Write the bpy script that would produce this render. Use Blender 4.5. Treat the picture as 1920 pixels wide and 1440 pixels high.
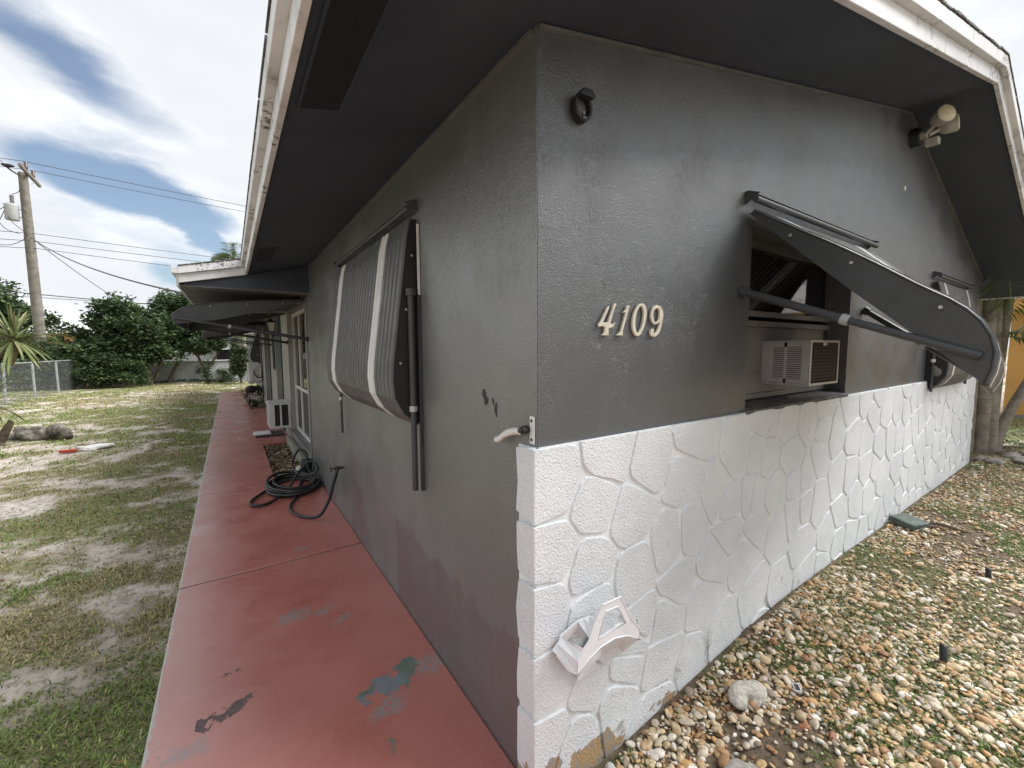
import bpy, bmesh, math, random
import numpy as np
from mathutils import Vector, Matrix
R = math.radians
random.seed(7); rng = np.random.default_rng(7)
for o in list(bpy.data.objects): bpy.data.objects.remove(o)
S = bpy.context.scene
COL = S.collection

# ------------------------------------------------------------------ camera
F, YAW, PIT, ROL = 780.159, 0.59397, 0.08506, -0.00438
CAM = Vector((-0.7526, -0.9783, 1.45))
fw = Vector((math.sin(YAW)*math.cos(PIT), math.cos(YAW)*math.cos(PIT), -math.sin(PIT)))
r0 = Vector((math.cos(YAW), -math.sin(YAW), 0)); u0 = r0.cross(fw)
rr = r0*math.cos(ROL) + u0*math.sin(ROL); uu = -r0*math.sin(ROL) + u0*math.cos(ROL)
cd = bpy.data.cameras.new('camera'); co = bpy.data.objects.new('camera', cd); COL.objects.link(co)
mw = Matrix((rr, uu, -fw)).transposed().to_4x4(); mw.translation = CAM
co.matrix_world = mw
cd.sensor_width = 36; cd.lens = F*36/1920; cd.clip_start = 0.02; cd.clip_end = 2000
S.camera = co

# ------------------------------------------------------------------ sky, sun, exposure
SUN_EL, SUN_AZ = 51.0, 110.0          # azimuth clockwise from +Y
EXPO = 2.2
W = bpy.data.worlds.new('World'); S.world = W; W.use_nodes = True
nt = W.node_tree; nt.nodes.clear()
def wn(t, **k):
    n = nt.nodes.new(t)
    for a, v in k.items(): setattr(n, a, v)
    return n
out = wn('ShaderNodeOutputWorld'); bg = wn('ShaderNodeBackground'); bg.inputs[1].default_value = 0.1
nt.links.new(bg.outputs[0], out.inputs[0])
sky = wn('ShaderNodeTexSky'); sky.sky_type = 'NISHITA'; sky.sun_disc = False
sky.sun_elevation = R(SUN_EL); sky.sun_rotation = R(SUN_AZ); sky.air_density = 1.1; sky.dust_density = 0.6; sky.ozone_density = 2.0
tc = wn('ShaderNodeTexCoord')
def wmath(op, a, b=None, c=None, clamp=False):
    n = wn('ShaderNodeMath', operation=op); n.use_clamp = clamp
    for i, v in enumerate((a, b, c)):
        if v is None: continue
        if isinstance(v, (int, float)): n.inputs[i].default_value = v
        else: nt.links.new(v, n.inputs[i])
    return n.outputs[0]
def wnoise(vec, sc, det, rough=.55, dist=0.):
    n = wn('ShaderNodeTexNoise'); n.inputs['Scale'].default_value = sc; n.inputs['Detail'].default_value = det
    n.inputs['Roughness'].default_value = rough; n.inputs['Distortion'].default_value = dist
    nt.links.new(vec, n.inputs['Vector']); return n
# ragged edges: the direction is pushed about by noise before the openings are measured
sq = wn('ShaderNodeMapping'); sq.inputs['Scale'].default_value = (1, 1, 2.4); nt.links.new(tc.outputs['Generated'], sq.inputs[0])
n1 = wnoise(sq.outputs[0], 4.5, 8, .56, .25)
sub = wn('ShaderNodeVectorMath', operation='SUBTRACT'); nt.links.new(n1.outputs['Color'], sub.inputs[0]); sub.inputs[1].default_value = (.5, .5, .5)
mul = wn('ShaderNodeVectorMath', operation='MULTIPLY'); nt.links.new(sub.outputs[0], mul.inputs[0]); mul.inputs[1].default_value = (.16, .0, .08)
wob = wn('ShaderNodeVectorMath', operation='ADD'); nt.links.new(tc.outputs['Generated'], wob.inputs[0]); nt.links.new(mul.outputs[0], wob.inputs[1])
def gap(c, rot, sc, lo=1.15, hi=.55):
    m = wn('ShaderNodeMapping', vector_type='TEXTURE'); nt.links.new(wob.outputs[0], m.inputs[0])
    m.inputs['Location'].default_value = c; m.inputs['Rotation'].default_value = (0, R(rot), 0); m.inputs['Scale'].default_value = sc
    l = wn('ShaderNodeVectorMath', operation='LENGTH'); nt.links.new(m.outputs[0], l.inputs[0])
    mr = wn('ShaderNodeMapRange'); mr.interpolation_type = 'SMOOTHSTEP'
    mr.inputs[1].default_value = lo; mr.inputs[2].default_value = hi; mr.inputs[3].default_value = 0; mr.inputs[4].default_value = 1
    nt.links.new(l.outputs['Value'], mr.inputs[0]); return mr.outputs[0]
g = gap((-.165, .89, .418), 24, (.115, .5, .030), 1.5, .3)
g = wmath('MAXIMUM', g, gap((-.115, .955, .264), 13, (.17, .5, .044), 1.2, .7))
g = wmath('MAXIMUM', g, gap((-.035, .98, .215), 24, (.10, .5, .030), 1.2, .6))
g = wmath('MAXIMUM', g, gap((-.050, .99, .130), 4, (.075, .5, .026), 1.2, .5))
# scattered openings elsewhere follow the same kind of noise
n2 = wnoise(sq.outputs[0], 1.7, 7, .55, .2)
mr2 = wn('ShaderNodeMapRange'); mr2.interpolation_type = 'SMOOTHSTEP'
mr2.inputs[1].default_value = .62; mr2.inputs[2].default_value = .78
nt.links.new(n2.outputs['Fac'], mr2.inputs[0])
g = wmath('MAXIMUM', g, wmath('MULTIPLY', mr2.outputs[0], .8))
n3 = wnoise(sq.outputs[0], 3.1, 9, .55, .3)
ramp = wn('ShaderNodeValToRGB'); nt.links.new(n3.outputs['Fac'], ramp.inputs[0])
ramp.color_ramp.elements[0].position = .32; ramp.color_ramp.elements[0].color = (.61, .63, .665, 1)
ramp.color_ramp.elements[1].position = .62; ramp.color_ramp.elements[1].color = (.765, .78, .80, 1)
e = ramp.color_ramp.elements.new(.47); e.color = (.635, .655, .685, 1)
cl = wn('ShaderNodeVectorMath', operation='SCALE'); cl.inputs['Scale'].default_value = 3.1; nt.links.new(ramp.outputs[0], cl.inputs[0])
skb = wn('ShaderNodeVectorMath', operation='SCALE'); skb.inputs['Scale'].default_value = .29; nt.links.new(sky.outputs[0], skb.inputs[0])
g = wmath('MULTIPLY', g, .90)
mx = wn('ShaderNodeMix', data_type='RGBA'); nt.links.new(g, mx.inputs['Factor'])
nt.links.new(cl.outputs[0], mx.inputs['A']); nt.links.new(skb.outputs[0], mx.inputs['B'])
nt.links.new(mx.outputs['Result'], bg.inputs[0])

sd = bpy.data.lights.new('sun', 'SUN'); so = bpy.data.objects.new('sun', sd); COL.objects.link(so)
sd.energy = 1.5; sd.angle = R(44); sd.color = (1, .985, .965)
sv = Vector((math.sin(R(SUN_AZ))*math.cos(R(SUN_EL)), math.cos(R(SUN_AZ))*math.cos(R(SUN_EL)), math.sin(R(SUN_EL))))
so.rotation_euler = sv.to_track_quat('Z', 'Y').to_euler(); so.location = (0, -5, 12)
S.view_settings.view_transform = 'Standard'; S.view_settings.look = 'None'
S.view_settings.exposure = EXPO; S.view_settings.gamma = 1; S.view_settings.use_curve_mapping = False
S.render.engine = 'CYCLES'

# ------------------------------------------------------------------ material helpers
class NT:
    def __init__(s, name):
        s.m = bpy.data.materials.new(name); s.m.use_nodes = True; s.t = s.m.node_tree
        s.b = s.t.nodes['Principled BSDF']; s._pos = None
    def n(s, t, **k):
        x = s.t.nodes.new(t)
        for a, v in k.items(): setattr(x, a, v)
        return x
    def l(s, a, b): s.t.links.new(a, b)
    def pos(s):
        if s._pos is None: s._pos = s.n('ShaderNodeNewGeometry').outputs['Position']
        return s._pos
    def setin(s, i, v):
        if isinstance(v, (int, float)): i.default_value = (v, v, v, 1) if i.type == 'RGBA' else v
        elif isinstance(v, tuple): i.default_value = v if len(v) == 4 or i.type == 'VECTOR' else v+(1,)
        else: s.l(v, i)
    def math(s, op, a, b=0., c=None, clamp=False):
        x = s.n('ShaderNodeMath', operation=op); x.use_clamp = clamp
        s.setin(x.inputs[0], a); s.setin(x.inputs[1], b)
        if c is not None: s.setin(x.inputs[2], c)
        return x.outputs[0]
    def noise(s, sc, det=4, rough=.55, dist=0., vec=None, stretch=None, out='Fac'):
        v = vec if vec is not None else s.pos()
        if stretch:
            mp = s.n('ShaderNodeMapping'); mp.inputs['Scale'].default_value = stretch; s.l(v, mp.inputs[0]); v = mp.outputs[0]
        x = s.n('ShaderNodeTexNoise'); x.inputs['Scale'].default_value = sc; x.inputs['Detail'].default_value = det
        x.inputs['Roughness'].default_value = rough; x.inputs['Distortion'].default_value = dist
        s.l(v, x.inputs['Vector']); return x.outputs[out]
    def vor(s, sc, feature='F1', vec=None, out='Distance'):
        x = s.n('ShaderNodeTexVoronoi', feature=feature); x.inputs['Scale'].default_value = sc
        s.l(vec if vec is not None else s.pos(), x.inputs['Vector']); return x.outputs[out]
    def rng(s, v, a, b, c=0., d=1., smooth=True):
        x = s.n('ShaderNodeMapRange'); x.interpolation_type = 'SMOOTHSTEP' if smooth else 'LINEAR'
        s.setin(x.inputs[0], v)
        for i, q in enumerate((a, b, c, d)): s.setin(x.inputs[i+1], q)
        return x.outputs[0]
    def mix(s, f, a, b):
        x = s.n('ShaderNodeMix', data_type='RGBA'); s.setin(x.inputs['Factor'], f); s.setin(x.inputs['A'], a); s.setin(x.inputs['B'], b)
        return x.outputs['Result']
    def bump(s, h, dist, strength=1., prev=None):
        x = s.n('ShaderNodeBump'); x.inputs['Strength'].default_value = strength; x.inputs['Distance'].default_value = dist
        s.l(h, x.inputs['Height'])
        if prev is not None: s.l(prev, x.inputs['Normal'])
        return x.outputs[0]
    def sep(s):
        x = s.n('ShaderNodeSeparateXYZ'); s.l(s.pos(), x.inputs[0]); return x.outputs
    def attr(s, nm, out='Color'):
        x = s.n('ShaderNodeAttribute'); x.attribute_name = nm; return x.outputs[out]
    def fin(s, col=None, rough=None, metal=None, nrm=None, spec=None):
        if col is not None: s.setin(s.b.inputs['Base Color'], col)
        if rough is not None: s.setin(s.b.inputs['Roughness'], rough)
        if metal is not None: s.setin(s.b.inputs['Metallic'], metal)
        if nrm is not None: s.l(nrm, s.b.inputs['Normal'])
        if spec is not None: s.setin(s.b.inputs['Specular IOR Level'], spec)
        return s.m
def lin(r, g, b):
    f = lambda c: (c/255/12.92) if c/255 <= .04045 else ((c/255+.055)/1.055)**2.4
    return (f(r), f(g), f(b))
MATS = {}
def simple(name, col, rough=.5, var=.12, sc=9., metal=0., bump=0., bsc=60., spec=.5, dirt=None):
    if name in MATS: return MATS[name]
    t = NT(name)
    d = tuple(c*(1-var) for c in col); b = tuple(min(1, c*(1+var)) for c in col)
    c = t.mix(t.rng(t.noise(sc, 5), .3, .7), d, b)
    if dirt: c = t.mix(t.rng(t.noise(sc*1.7, 8, .65), .56, .72, 0, .8), c, dirt)
    rg = t.rng(t.noise(sc*2.3, 4), .3, .7, rough*.85, min(1, rough*1.15))
    nr = t.bump(t.noise(bsc, 4), bump) if bump else None
    MATS[name] = t.fin(c, rg, metal, nr, spec); return MATS[name]

# ------------------------------------------------------------------ mesh helpers
class MB:
    def __init__(s): s.v = []; s.f = []; s.sm = []
    def add(s, vs, fs, smooth=False):
        o = len(s.v); s.v += [tuple(p) for p in vs]; s.f += [tuple(i+o for i in f) for f in fs]; s.sm += [smooth]*len(fs); return s
    def box(s, x0, x1, y0, y1, z0, z1):
        return s.add([(x0,y0,z0),(x1,y0,z0),(x1,y1,z0),(x0,y1,z0),(x0,y0,z1),(x1,y0,z1),(x1,y1,z1),(x0,y1,z1)],
                     [(0,3,2,1),(4,5,6,7),(0,1,5,4),(1,2,6,5),(2,3,7,6),(3,0,4,7)])
    def obox(s, c, ax, ay, az):
        c, ax, ay, az = Vector(c), Vector(ax), Vector(ay), Vector(az)
        p = [c+ax*i+ay*j+az*k for k in (-1,1) for j, i in ((-1,-1),(-1,1),(1,1),(1,-1))]
        return s.add(p, [(0,3,2,1),(4,5,6,7),(0,1,5,4),(1,2,6,5),(2,3,7,6),(3,0,4,7)])
    def tube(s, pts, r, n=8, cap=True, smooth=True):
        pts = [Vector(p) for p in pts]; rs = r if isinstance(r, (list, tuple)) else [r]*len(pts)
        vs = []; fs = []; prev = None
        for i, p in enumerate(pts):
            t = (pts[min(i+1, len(pts)-1)]-pts[max(i-1, 0)]).normalized()
            if prev is None:
                a = Vector((0,0,1)) if abs(t.z) < .9 else Vector((1,0,0)); prev = (a - t*a.dot(t)).normalized()
            else: prev = (prev - t*prev.dot(t)).normalized()
            q = t.cross(prev)
            for k in range(n):
                an = 2*math.pi*k/n; vs.append(p + (prev*math.cos(an)+q*math.sin(an))*rs[i])
        for i in range(len(pts)-1):
            for k in range(n):
                a = i*n+k; b = i*n+(k+1) % n; fs.append((a, b, b+n, a+n))
        s.add(vs, fs, smooth)
        if cap: s.add([vs[k] for k in range(n)], [tuple(reversed(range(n)))]); s.add(vs[-n:], [tuple(range(n))])
        return s
    def prism(s, poly, ax, a0, a1):
        """polygon in the two axes other than ax, extruded from a0 to a1"""
        def P(p, a): q = list(p); q.insert(ax, a); return tuple(q)
        n = len(poly); vs = [P(p, a0) for p in poly]+[P(p, a1) for p in poly]
        return s.add(vs, [tuple(range(n)), tuple(reversed(range(n, 2*n)))]+[(i, i+n, (i+1) % n+n, (i+1) % n) for i in range(n)])
    def disc(s, c, axis, r, h, n=16, r2=None):
        c = Vector(c); a = Vector(axis).normalized(); return s.tube([c, c+a*h], [r, r if r2 is None else r2], n)
    def blob(s, c, rad, seed=0, amp=.2, sub=2, fl=None):
        bm = bmesh.new(); bmesh.ops.create_icosphere(bm, subdivisions=sub, radius=1)
        r_ = random.Random(seed); w = [(r_.uniform(-1,1), r_.uniform(-1,1), r_.uniform(-1,1), r_.uniform(1.5,5), r_.uniform(0,6)) for _ in range(6)]
        vs = []
        for v in bm.verts:
            k = 1+amp*sum(math.sin((v.co.x*a+v.co.y*b+v.co.z*c_)*f+p) for a, b, c_, f, p in w)/3
            q = [v.co.x*rad[0]*k+c[0], v.co.y*rad[1]*k+c[1], v.co.z*rad[2]*k+c[2]]
            vs.append(q)
        s.add(vs, [tuple(v.index for v in f.verts) for f in bm.faces], True); bm.free(); return s
def fixn(me):
    bm = bmesh.new(); bm.from_mesh(me); bmesh.ops.recalc_face_normals(bm, faces=bm.faces); bm.to_mesh(me); bm.free()
def org(o):
    p = Vector((0,0,0))
    while o is not None: p += o.location; o = o.parent
    return p
def link(o, parent=None):
    COL.objects.link(o)
    if parent is not None: o.parent = parent
    return o
def tag(o, label, cat, group=None):
    o['label'] = label; o['category'] = cat
    if group: o['group'] = group
    return o
def mk(name, mb, mat, parent=None, bevel=0., label=None, recalc=True, at=None):
    me = bpy.data.meshes.new(name)
    base = org(parent) if parent is not None else Vector((0,0,0))
    if at is not None: base = base + Vector(at)
    me.from_pydata([tuple(Vector(v)-base) for v in mb.v], [], mb.f)
    me.polygons.foreach_set('use_smooth', mb.sm)
    if recalc: fixn(me)
    me.materials.append(mat)
    o = link(bpy.data.objects.new(name, me), parent)
    if at is not None: o.location = at
    if bevel:
        b = o.modifiers.new('bevel', 'BEVEL'); b.width = bevel; b.segments = 2; b.limit_method = 'ANGLE'; b.angle_limit = R(40)
    if label: o['label'] = label
    return o
def thing(name, label, cat, loc=(0,0,0), group=None):
    o = link(bpy.data.objects.new(name, None)); o.location = loc; o.empty_display_size = .1
    return tag(o, label, cat, group)
def solo(name, mb, mat, label, cat, loc=None, group=None, bevel=0.):
    """a thing that is one mesh, its origin at its base"""
    if loc is None:
        a = np.array(mb.v); loc = ((a[:,0].min()+a[:,0].max())/2, (a[:,1].min()+a[:,1].max())/2, a[:,2].min())
    o = mk(name, mb, mat, None, bevel, at=loc); return tag(o, label, cat, group)
def struct(o, kind='structure'): o['kind'] = kind; return o
def catmull(pts, n=8):
    pts = [Vector(p) for p in pts]; P = [pts[0]*2-pts[1]]+pts+[pts[-1]*2-pts[-2]]; o = []
    for i in range(1, len(P)-2):
        for k in range(n):
            t = k/n; a, b, c, d = P[i-1], P[i], P[i+1], P[i+2]
            o.append(.5*((2*b)+(c-a)*t+(2*a-5*b+4*c-d)*t*t+(3*b-a-3*c+d)*t**3))
    return o+[pts[-1]]
def curve_plate(name, loops, mat, depth, bev, place, parent=None, off=0.):
    """flat plate from outlines with holes; place maps (u,v,w) to world"""
    cu = bpy.data.curves.new(name, 'CURVE'); cu.dimensions = '2D'; cu.fill_mode = 'BOTH'; cu.extrude = depth/2; cu.bevel_depth = bev; cu.bevel_resolution = 1; cu.offset = off
    for lp in loops:
        sp = cu.splines.new('POLY'); sp.points.add(len(lp)-1); sp.use_cyclic_u = True
        for q, p in zip(sp.points, lp): q.co = (p[0], p[1], 0, 1)
    tmp = bpy.data.objects.new('tmp', cu); COL.objects.link(tmp)
    dg = bpy.context.evaluated_depsgraph_get(); me0 = bpy.data.meshes.new_from_object(tmp.evaluated_get(dg))
    mb = MB(); mb.add([place(*v.co) for v in me0.vertices], [tuple(f.vertices) for f in me0.polygons])
    bpy.data.objects.remove(tmp); bpy.data.curves.remove(cu); bpy.data.meshes.remove(me0)
    return mb
# 2-D value noise for scattering
_tab = rng.random((256, 256))
def vnoise(x, y, sc, seed=0):
    x = np.asarray(x)*sc+seed*17.3+1000; y = np.asarray(y)*sc+seed*9.1+1000
    xi = np.floor(x).astype(int); yi = np.floor(y).astype(int); fx = x-xi; fy = y-yi
    fx = fx*fx*(3-2*fx); fy = fy*fy*(3-2*fy); g_ = lambda i, j: _tab[(xi+i) % 256, (yi+j) % 256]
    return (g_(0,0)*(1-fx)+g_(1,0)*fx)*(1-fy)+(g_(0,1)*(1-fx)+g_(1,1)*fx)*fy
def fbm(x, y, sc, seed=0, o=4):
    s_ = 0; a = .5; t = 0
    for i in range(o): s_ = s_+a*vnoise(x, y, sc*2**i, seed+i*3); t += a; a *= .55
    return s_/t
def sstep(a, b, x): t = np.clip((x-a)/(b-a), 0, 1); return t*t*(3-2*t)
def bigmesh(name, V, Fq, mat, cols=None, attr='tint', smooth=False, parent=None):
    me = bpy.data.meshes.new(name); k = Fq.shape[1]
    me.vertices.add(len(V)); me.vertices.foreach_set('co', np.ascontiguousarray(V, dtype=np.float32).ravel())
    me.loops.add(Fq.size); me.loops.foreach_set('vertex_index', Fq.astype(np.int32).ravel())
    me.polygons.add(len(Fq)); me.polygons.foreach_set('loop_start', np.arange(0, Fq.size, k, dtype=np.int32))
    me.polygons.foreach_set('use_smooth', np.full(len(Fq), smooth)); me.update(calc_edges=True)
    if cols is not None:
        a = me.color_attributes.new(attr, 'FLOAT_COLOR', 'POINT'); c = np.ones((len(V), 4), np.float32); c[:, :3] = cols; a.data.foreach_set('color', c.ravel())
    me.materials.append(mat)
    return link(bpy.data.objects.new(name, me), parent)

# ------------------------------------------------------------------ materials
def m_charcoal(name, c0, c1, rough, left=False):
    t = NT(name); x, y, z = t.sep()
    big = t.noise(1.1, 3, .5); mid = t.noise(7, 6, .6, .4)
    c = t.mix(t.rng(big, .35, .68), c0, c1)
    c = t.mix(t.rng(mid, .62, .78, 0, .35), c, tuple(k*1.35 for k in c1))
    if left:      # old brown-grey coat left showing under the newer paint, ragged brush ends
        rag = t.noise(5.5, 6, .7, .2, stretch=(1, 1.6, .35)); rag2 = t.noise(1.4, 2)
        edge = t.math('ADD', .22, t.math('ADD', t.math('MULTIPLY', rag, .28), t.math('MULTIPLY', rag2, .16)))
        a = t.math('MULTIPLY', t.math('LESS_THAN', z, edge), t.math('MULTIPLY', t.math('LESS_THAN', y, t.math('ADD', 1.28, t.math('MULTIPLY', rag2, .12))), t.math('GREATER_THAN', y, .1)))
        b = t.math('MULTIPLY', t.math('LESS_THAN', z, t.math('ADD', .5, t.math('MULTIPLY', rag, .25))), t.math('MULTIPLY', t.math('GREATER_THAN', y, 2.06), t.math('LESS_THAN', y, t.math('ADD', 2.40, t.math('MULTIPLY', rag2, .06)))))
        old = t.math('MAXIMUM', a, b)
        c = t.mix(t.math('MULTIPLY', old, .9), c, (.092, .080, .083))
        streak = t.noise(9, 4, .5, stretch=(1, 2.2, .12))
        c = t.mix(t.rng(streak, .55, .75, 0, .22), c, (.16, .16, .152))
    # chips showing pale plaster
    ch = t.noise(2.2, 2); chip = t.math('MULTIPLY', t.rng(t.vor(16, 'F1'), .045, .03), t.rng(ch, .6, .64))
    c = t.mix(t.math('MULTIPLY', chip, .7), c, (.30, .29, .27))
    # trowelled plaster relief: long soft strokes, short ridges where the trowel lifted, fine grain
    s1 = t.noise(6, 3, .5, 1.2); s2 = t.noise(28, 4, .6, 1.6, stretch=(1, 1, .7)); s3 = t.noise(170, 3, .6)
    ridge = t.math('ABSOLUTE', t.math('SUBTRACT', s2, .5)); ridge = t.rng(ridge, 0, .05, 1, 0)
    where = t.rng(t.noise(1.7, 4, .7), .40, .72)
    n = t.bump(s1, .005, .4); n = t.bump(t.math('MULTIPLY', ridge, where), .0016, .55, n); n = t.bump(s3, .0022, .7, n); n = t.bump(t.noise(60, 4, .65, .5), .0016, .5, n)
    rg = t.rng(t.noise(3.5, 5), .3, .7, rough*.82, rough*1.2)
    t.b.inputs['IOR'].default_value = 1.85 if left else 1.7; return t.fin(c, rg, 0, n, .9)
M_FRONT = m_charcoal('charcoal_paint_front', (.044, .049, .054), (.058, .064, .070), .42)
M_LEFT = m_charcoal('charcoal_paint_left', (.100, .106, .108), (.126, .132, .133), .34, True)  # same paint as the front, base colour lightened for the light on this side
M_PORCH = m_charcoal('light_grey_paint', (.24, .235, .215), (.29, .285, .26), .6)
def m_soffit():
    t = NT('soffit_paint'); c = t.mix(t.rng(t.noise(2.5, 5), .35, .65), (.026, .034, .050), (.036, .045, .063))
    sp = t.rng(t.vor(5, 'F1'), .02, .014); c = t.mix(t.math('MULTIPLY', sp, .6), c, (.2, .2, .19))
    return t.fin(c, .62, 0, t.bump(t.noise(45, 5, .6), .002, .5))
M_SOFFIT = m_soffit()
def m_fascia():
    t = NT('white_fascia_paint'); x, y, z = t.sep()
    c = t.mix(t.rng(t.noise(3, 6, .6), .3, .7), (.54, .545, .55), (.68, .685, .69))
    st = t.noise(5, 5, .6, .3, stretch=(1.2, 1.2, .25)); c = t.mix(t.rng(st, .54, .76, 0, .6), c, (.26, .235, .22))
    mold = t.noise(38, 6, .7); wh = t.noise(2.3, 3); c = t.mix(t.math('MULTIPLY', t.rng(mold, .52, .58), t.rng(wh, .50, .60)), c, (.05, .05, .045))
    return t.fin(c, .5, 0, t.bump(t.noise(30, 4), .001, .5))
M_FASCIA = m_fascia()
def m_stone(name):
    t = NT(name); x, y, z = t.sep()
    c = t.mix(t.rng(t.noise(2.2, 5, .6), .3, .72), (.645, .675, .705), (.765, .79, .81))
    pit = t.vor(150, 'F1'); gr = t.noise(135, 5, .65, .6)
    c = t.mix(t.rng(gr, .40, .30, 0, .32), c, (.42, .43, .44))
    dirt = t.noise(9, 7, .68, .3); low = t.rng(z, .34, .02)
    c = t.mix(t.math('MULTIPLY', t.rng(dirt, .56, .66), t.math('MULTIPLY', low, .8)), c, (.27, .25, .22))
    drip = t.noise(26, 5, .6, 0, stretch=(1, 1, .3)); c = t.mix(t.rng(drip, .68, .74, 0, .5), c, (.25, .25, .25))
    # paint gone at the foot of the wall: tan undercoat and bare mortar
    pe = t.noise(5.2, 6, .62, .4); th = t.math('ADD', t.rng(z, .0, .22, .52, .86), t.rng(t.sep()[0], .02, .45, -.17, .05))
    bare = t.math('GREATER_THAN', pe, th); c = t.mix(t.math('MULTIPLY', bare, .95), c, t.mix(t.rng(t.noise(21, 5), .45, .55), (.40, .26, .12), (.30, .26, .22)))
    h = t.math('ADD', t.math('MULTIPLY', gr, 1.), t.math('MULTIPLY', pit, .5))
    n = t.bump(t.noise(9, 4), .010, .5); n = t.bump(h, .0052, .9, n); n = t.bump(bare, .004, -.6, n)
    return t.fin(c, .55, 0, n, .4)
M_STONE = m_stone('white_stone_paint')
def m_mortar():
    t = NT('white_mortar_paint'); c = t.mix(t.rng(t.noise(8, 6, .65), .35, .7), (.62, .645, .66), (.76, .78, .79))
    z = t.sep()[2]; c = t.mix(t.math('MULTIPLY', t.rng(t.noise(11, 6, .7), .48, .62), t.rng(z, .3, .02)), c, (.2, .17, .14))
    return t.fin(c, .6, 0, t.bump(t.noise(50, 4), .002))
M_MORTAR = m_mortar()
def m_walk():
    t = NT('red_walk_paint'); x, y, z = t.sep()
    c = t.mix(t.rng(t.noise(1.3, 5, .6), .3, .7), (.36, .115, .092), (.42, .155, .128))
    c = t.mix(t.rng(t.noise(14, 6, .65), .55, .75, 0, .5), c, (.33, .12, .10))
    # paler band along the lawn edge: sky sheen painted in with chalky wear
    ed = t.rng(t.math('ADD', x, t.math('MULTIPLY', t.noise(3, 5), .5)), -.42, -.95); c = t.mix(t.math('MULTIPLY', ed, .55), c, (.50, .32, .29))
    wx = t.noise(7, 6, .68, .3, out='Color')
    sb = t.n('ShaderNodeVectorMath', operation='MULTIPLY_ADD'); t.l(wx, sb.inputs[0]); sb.inputs[1].default_value = (.26, .30, 0); t.l(t.pos(), sb.inputs[2])
    def spot(cx, cy, rot, sx, sy, lo=1.05, hi=.9):
        m = t.n('ShaderNodeMapping', vector_type='TEXTURE'); t.l(sb.outputs[0], m.inputs[0])
        m.inputs['Location'].default_value = (cx+.13, cy+.15, 0); m.inputs['Rotation'].default_value = (0, 0, R(rot)); m.inputs['Scale'].default_value = (sx, sy, 5)
        q = t.n('ShaderNodeVectorMath', operation='LENGTH'); t.l(m.outputs[0], q.inputs[0]); return t.rng(q.outputs['Value'], lo, hi)
    def spots(L): 
        o = None
        for a in L: v = spot(*a); o = v if o is None else t.math('MAXIMUM', o, v)
        return o
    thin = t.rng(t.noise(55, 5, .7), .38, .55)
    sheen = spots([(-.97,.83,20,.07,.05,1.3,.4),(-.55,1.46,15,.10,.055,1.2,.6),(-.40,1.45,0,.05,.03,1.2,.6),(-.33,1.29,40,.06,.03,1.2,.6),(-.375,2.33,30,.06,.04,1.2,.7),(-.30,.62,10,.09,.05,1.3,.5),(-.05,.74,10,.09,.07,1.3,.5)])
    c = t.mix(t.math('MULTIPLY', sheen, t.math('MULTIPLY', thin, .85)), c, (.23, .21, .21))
    gr = spots([(-.24,.735,12,.12,.040),(-.16,.765,35,.075,.048),(-.345,.465,60,.035,.008),(-.36,.71,10,.03,.012)])
    gcol = t.mix(t.rng(t.noise(9, 4), .4, .6), (.075, .135, .110), (.14, .19, .22))
    c = t.mix(t.math('MULTIPLY', gr, t.rng(thin, 0, 1, .72, 1)), c, gcol)
    dk = spots([(-.83,.945,23,.105,.026,1.02,.97),(-.885,.915,10,.04,.014,1.02,.97),(-.82,1.19,20,.022,.012,1.02,.97)])
    c = t.mix(dk, c, t.mix(thin, (.055, .030, .028), (.10, .055, .05)))
    # peppering of small chips near the lawn side, bare concrete at the very rim
    pep = t.math('MULTIPLY', t.math('LESS_THAN', t.vor(62, 'F1'), t.math('MULTIPLY', t.rng(t.noise(4, 4), .5, .7), .26)), t.rng(x, -.72, -1.0))
    c = t.mix(t.math('MULTIPLY', pep, .8), c, (.16, .12, .11))
    rim = t.math('GREATER_THAN', t.math('ADD', t.math('MULTIPLY', x, -1), t.math('MULTIPLY', t.noise(11, 6, .7), .06)), 1.105); c = t.mix(rim, c, (.36, .34, .31))
    rg = t.rng(t.noise(2.6, 6, .6), .3, .7, .22, .42); rg = t.mix(dk, rg, .7)
    n = t.bump(t.noise(5, 4), .004, .3); n = t.bump(t.noise(120, 4, .6), .0008, .4, n); n = t.bump(dk, .002, -.7, n)
    return t.fin(c, rg, 0, n, 1.0)
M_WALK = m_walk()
def m_ground():
    t = NT('yard_soil'); x, y, z = t.sep(); cov = t.attr('tint', 'Color')
    sp = t.n('ShaderNodeSeparateColor'); t.l(cov, sp.inputs[0]); gcov, grav = sp.outputs[0], sp.outputs[1]
    sand = t.mix(t.rng(t.noise(2.2, 6, .6), .3, .7), (.44, .385, .33), (.64, .585, .53))
    sand = t.mix(t.rng(t.noise(26, 6, .7), .46, .62, 0, .8), sand, (.25, .205, .155))
    th = t.mix(t.rng(t.noise(6, 6, .65), .35, .65), (.24, .195, .125), (.22, .215, .095))
    th = t.mix(t.rng(t.noise(60, 4, .7), .4, .7, 0, .7), th, (.10, .09, .045))
    c = t.mix(gcov, sand, th)
    dirt = t.mix(t.rng(t.noise(30, 6, .7), .35, .65), (.085, .065, .045), (.19, .145, .105))
    c = t.mix(grav, c, dirt)
    n = t.bump(t.noise(18, 6, .7), .03, .7); n = t.bump(t.noise(110, 5, .7), .008, .8, n)
    return t.fin(c, .95, 0, n, .2)
M_GROUND = m_ground()
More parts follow.
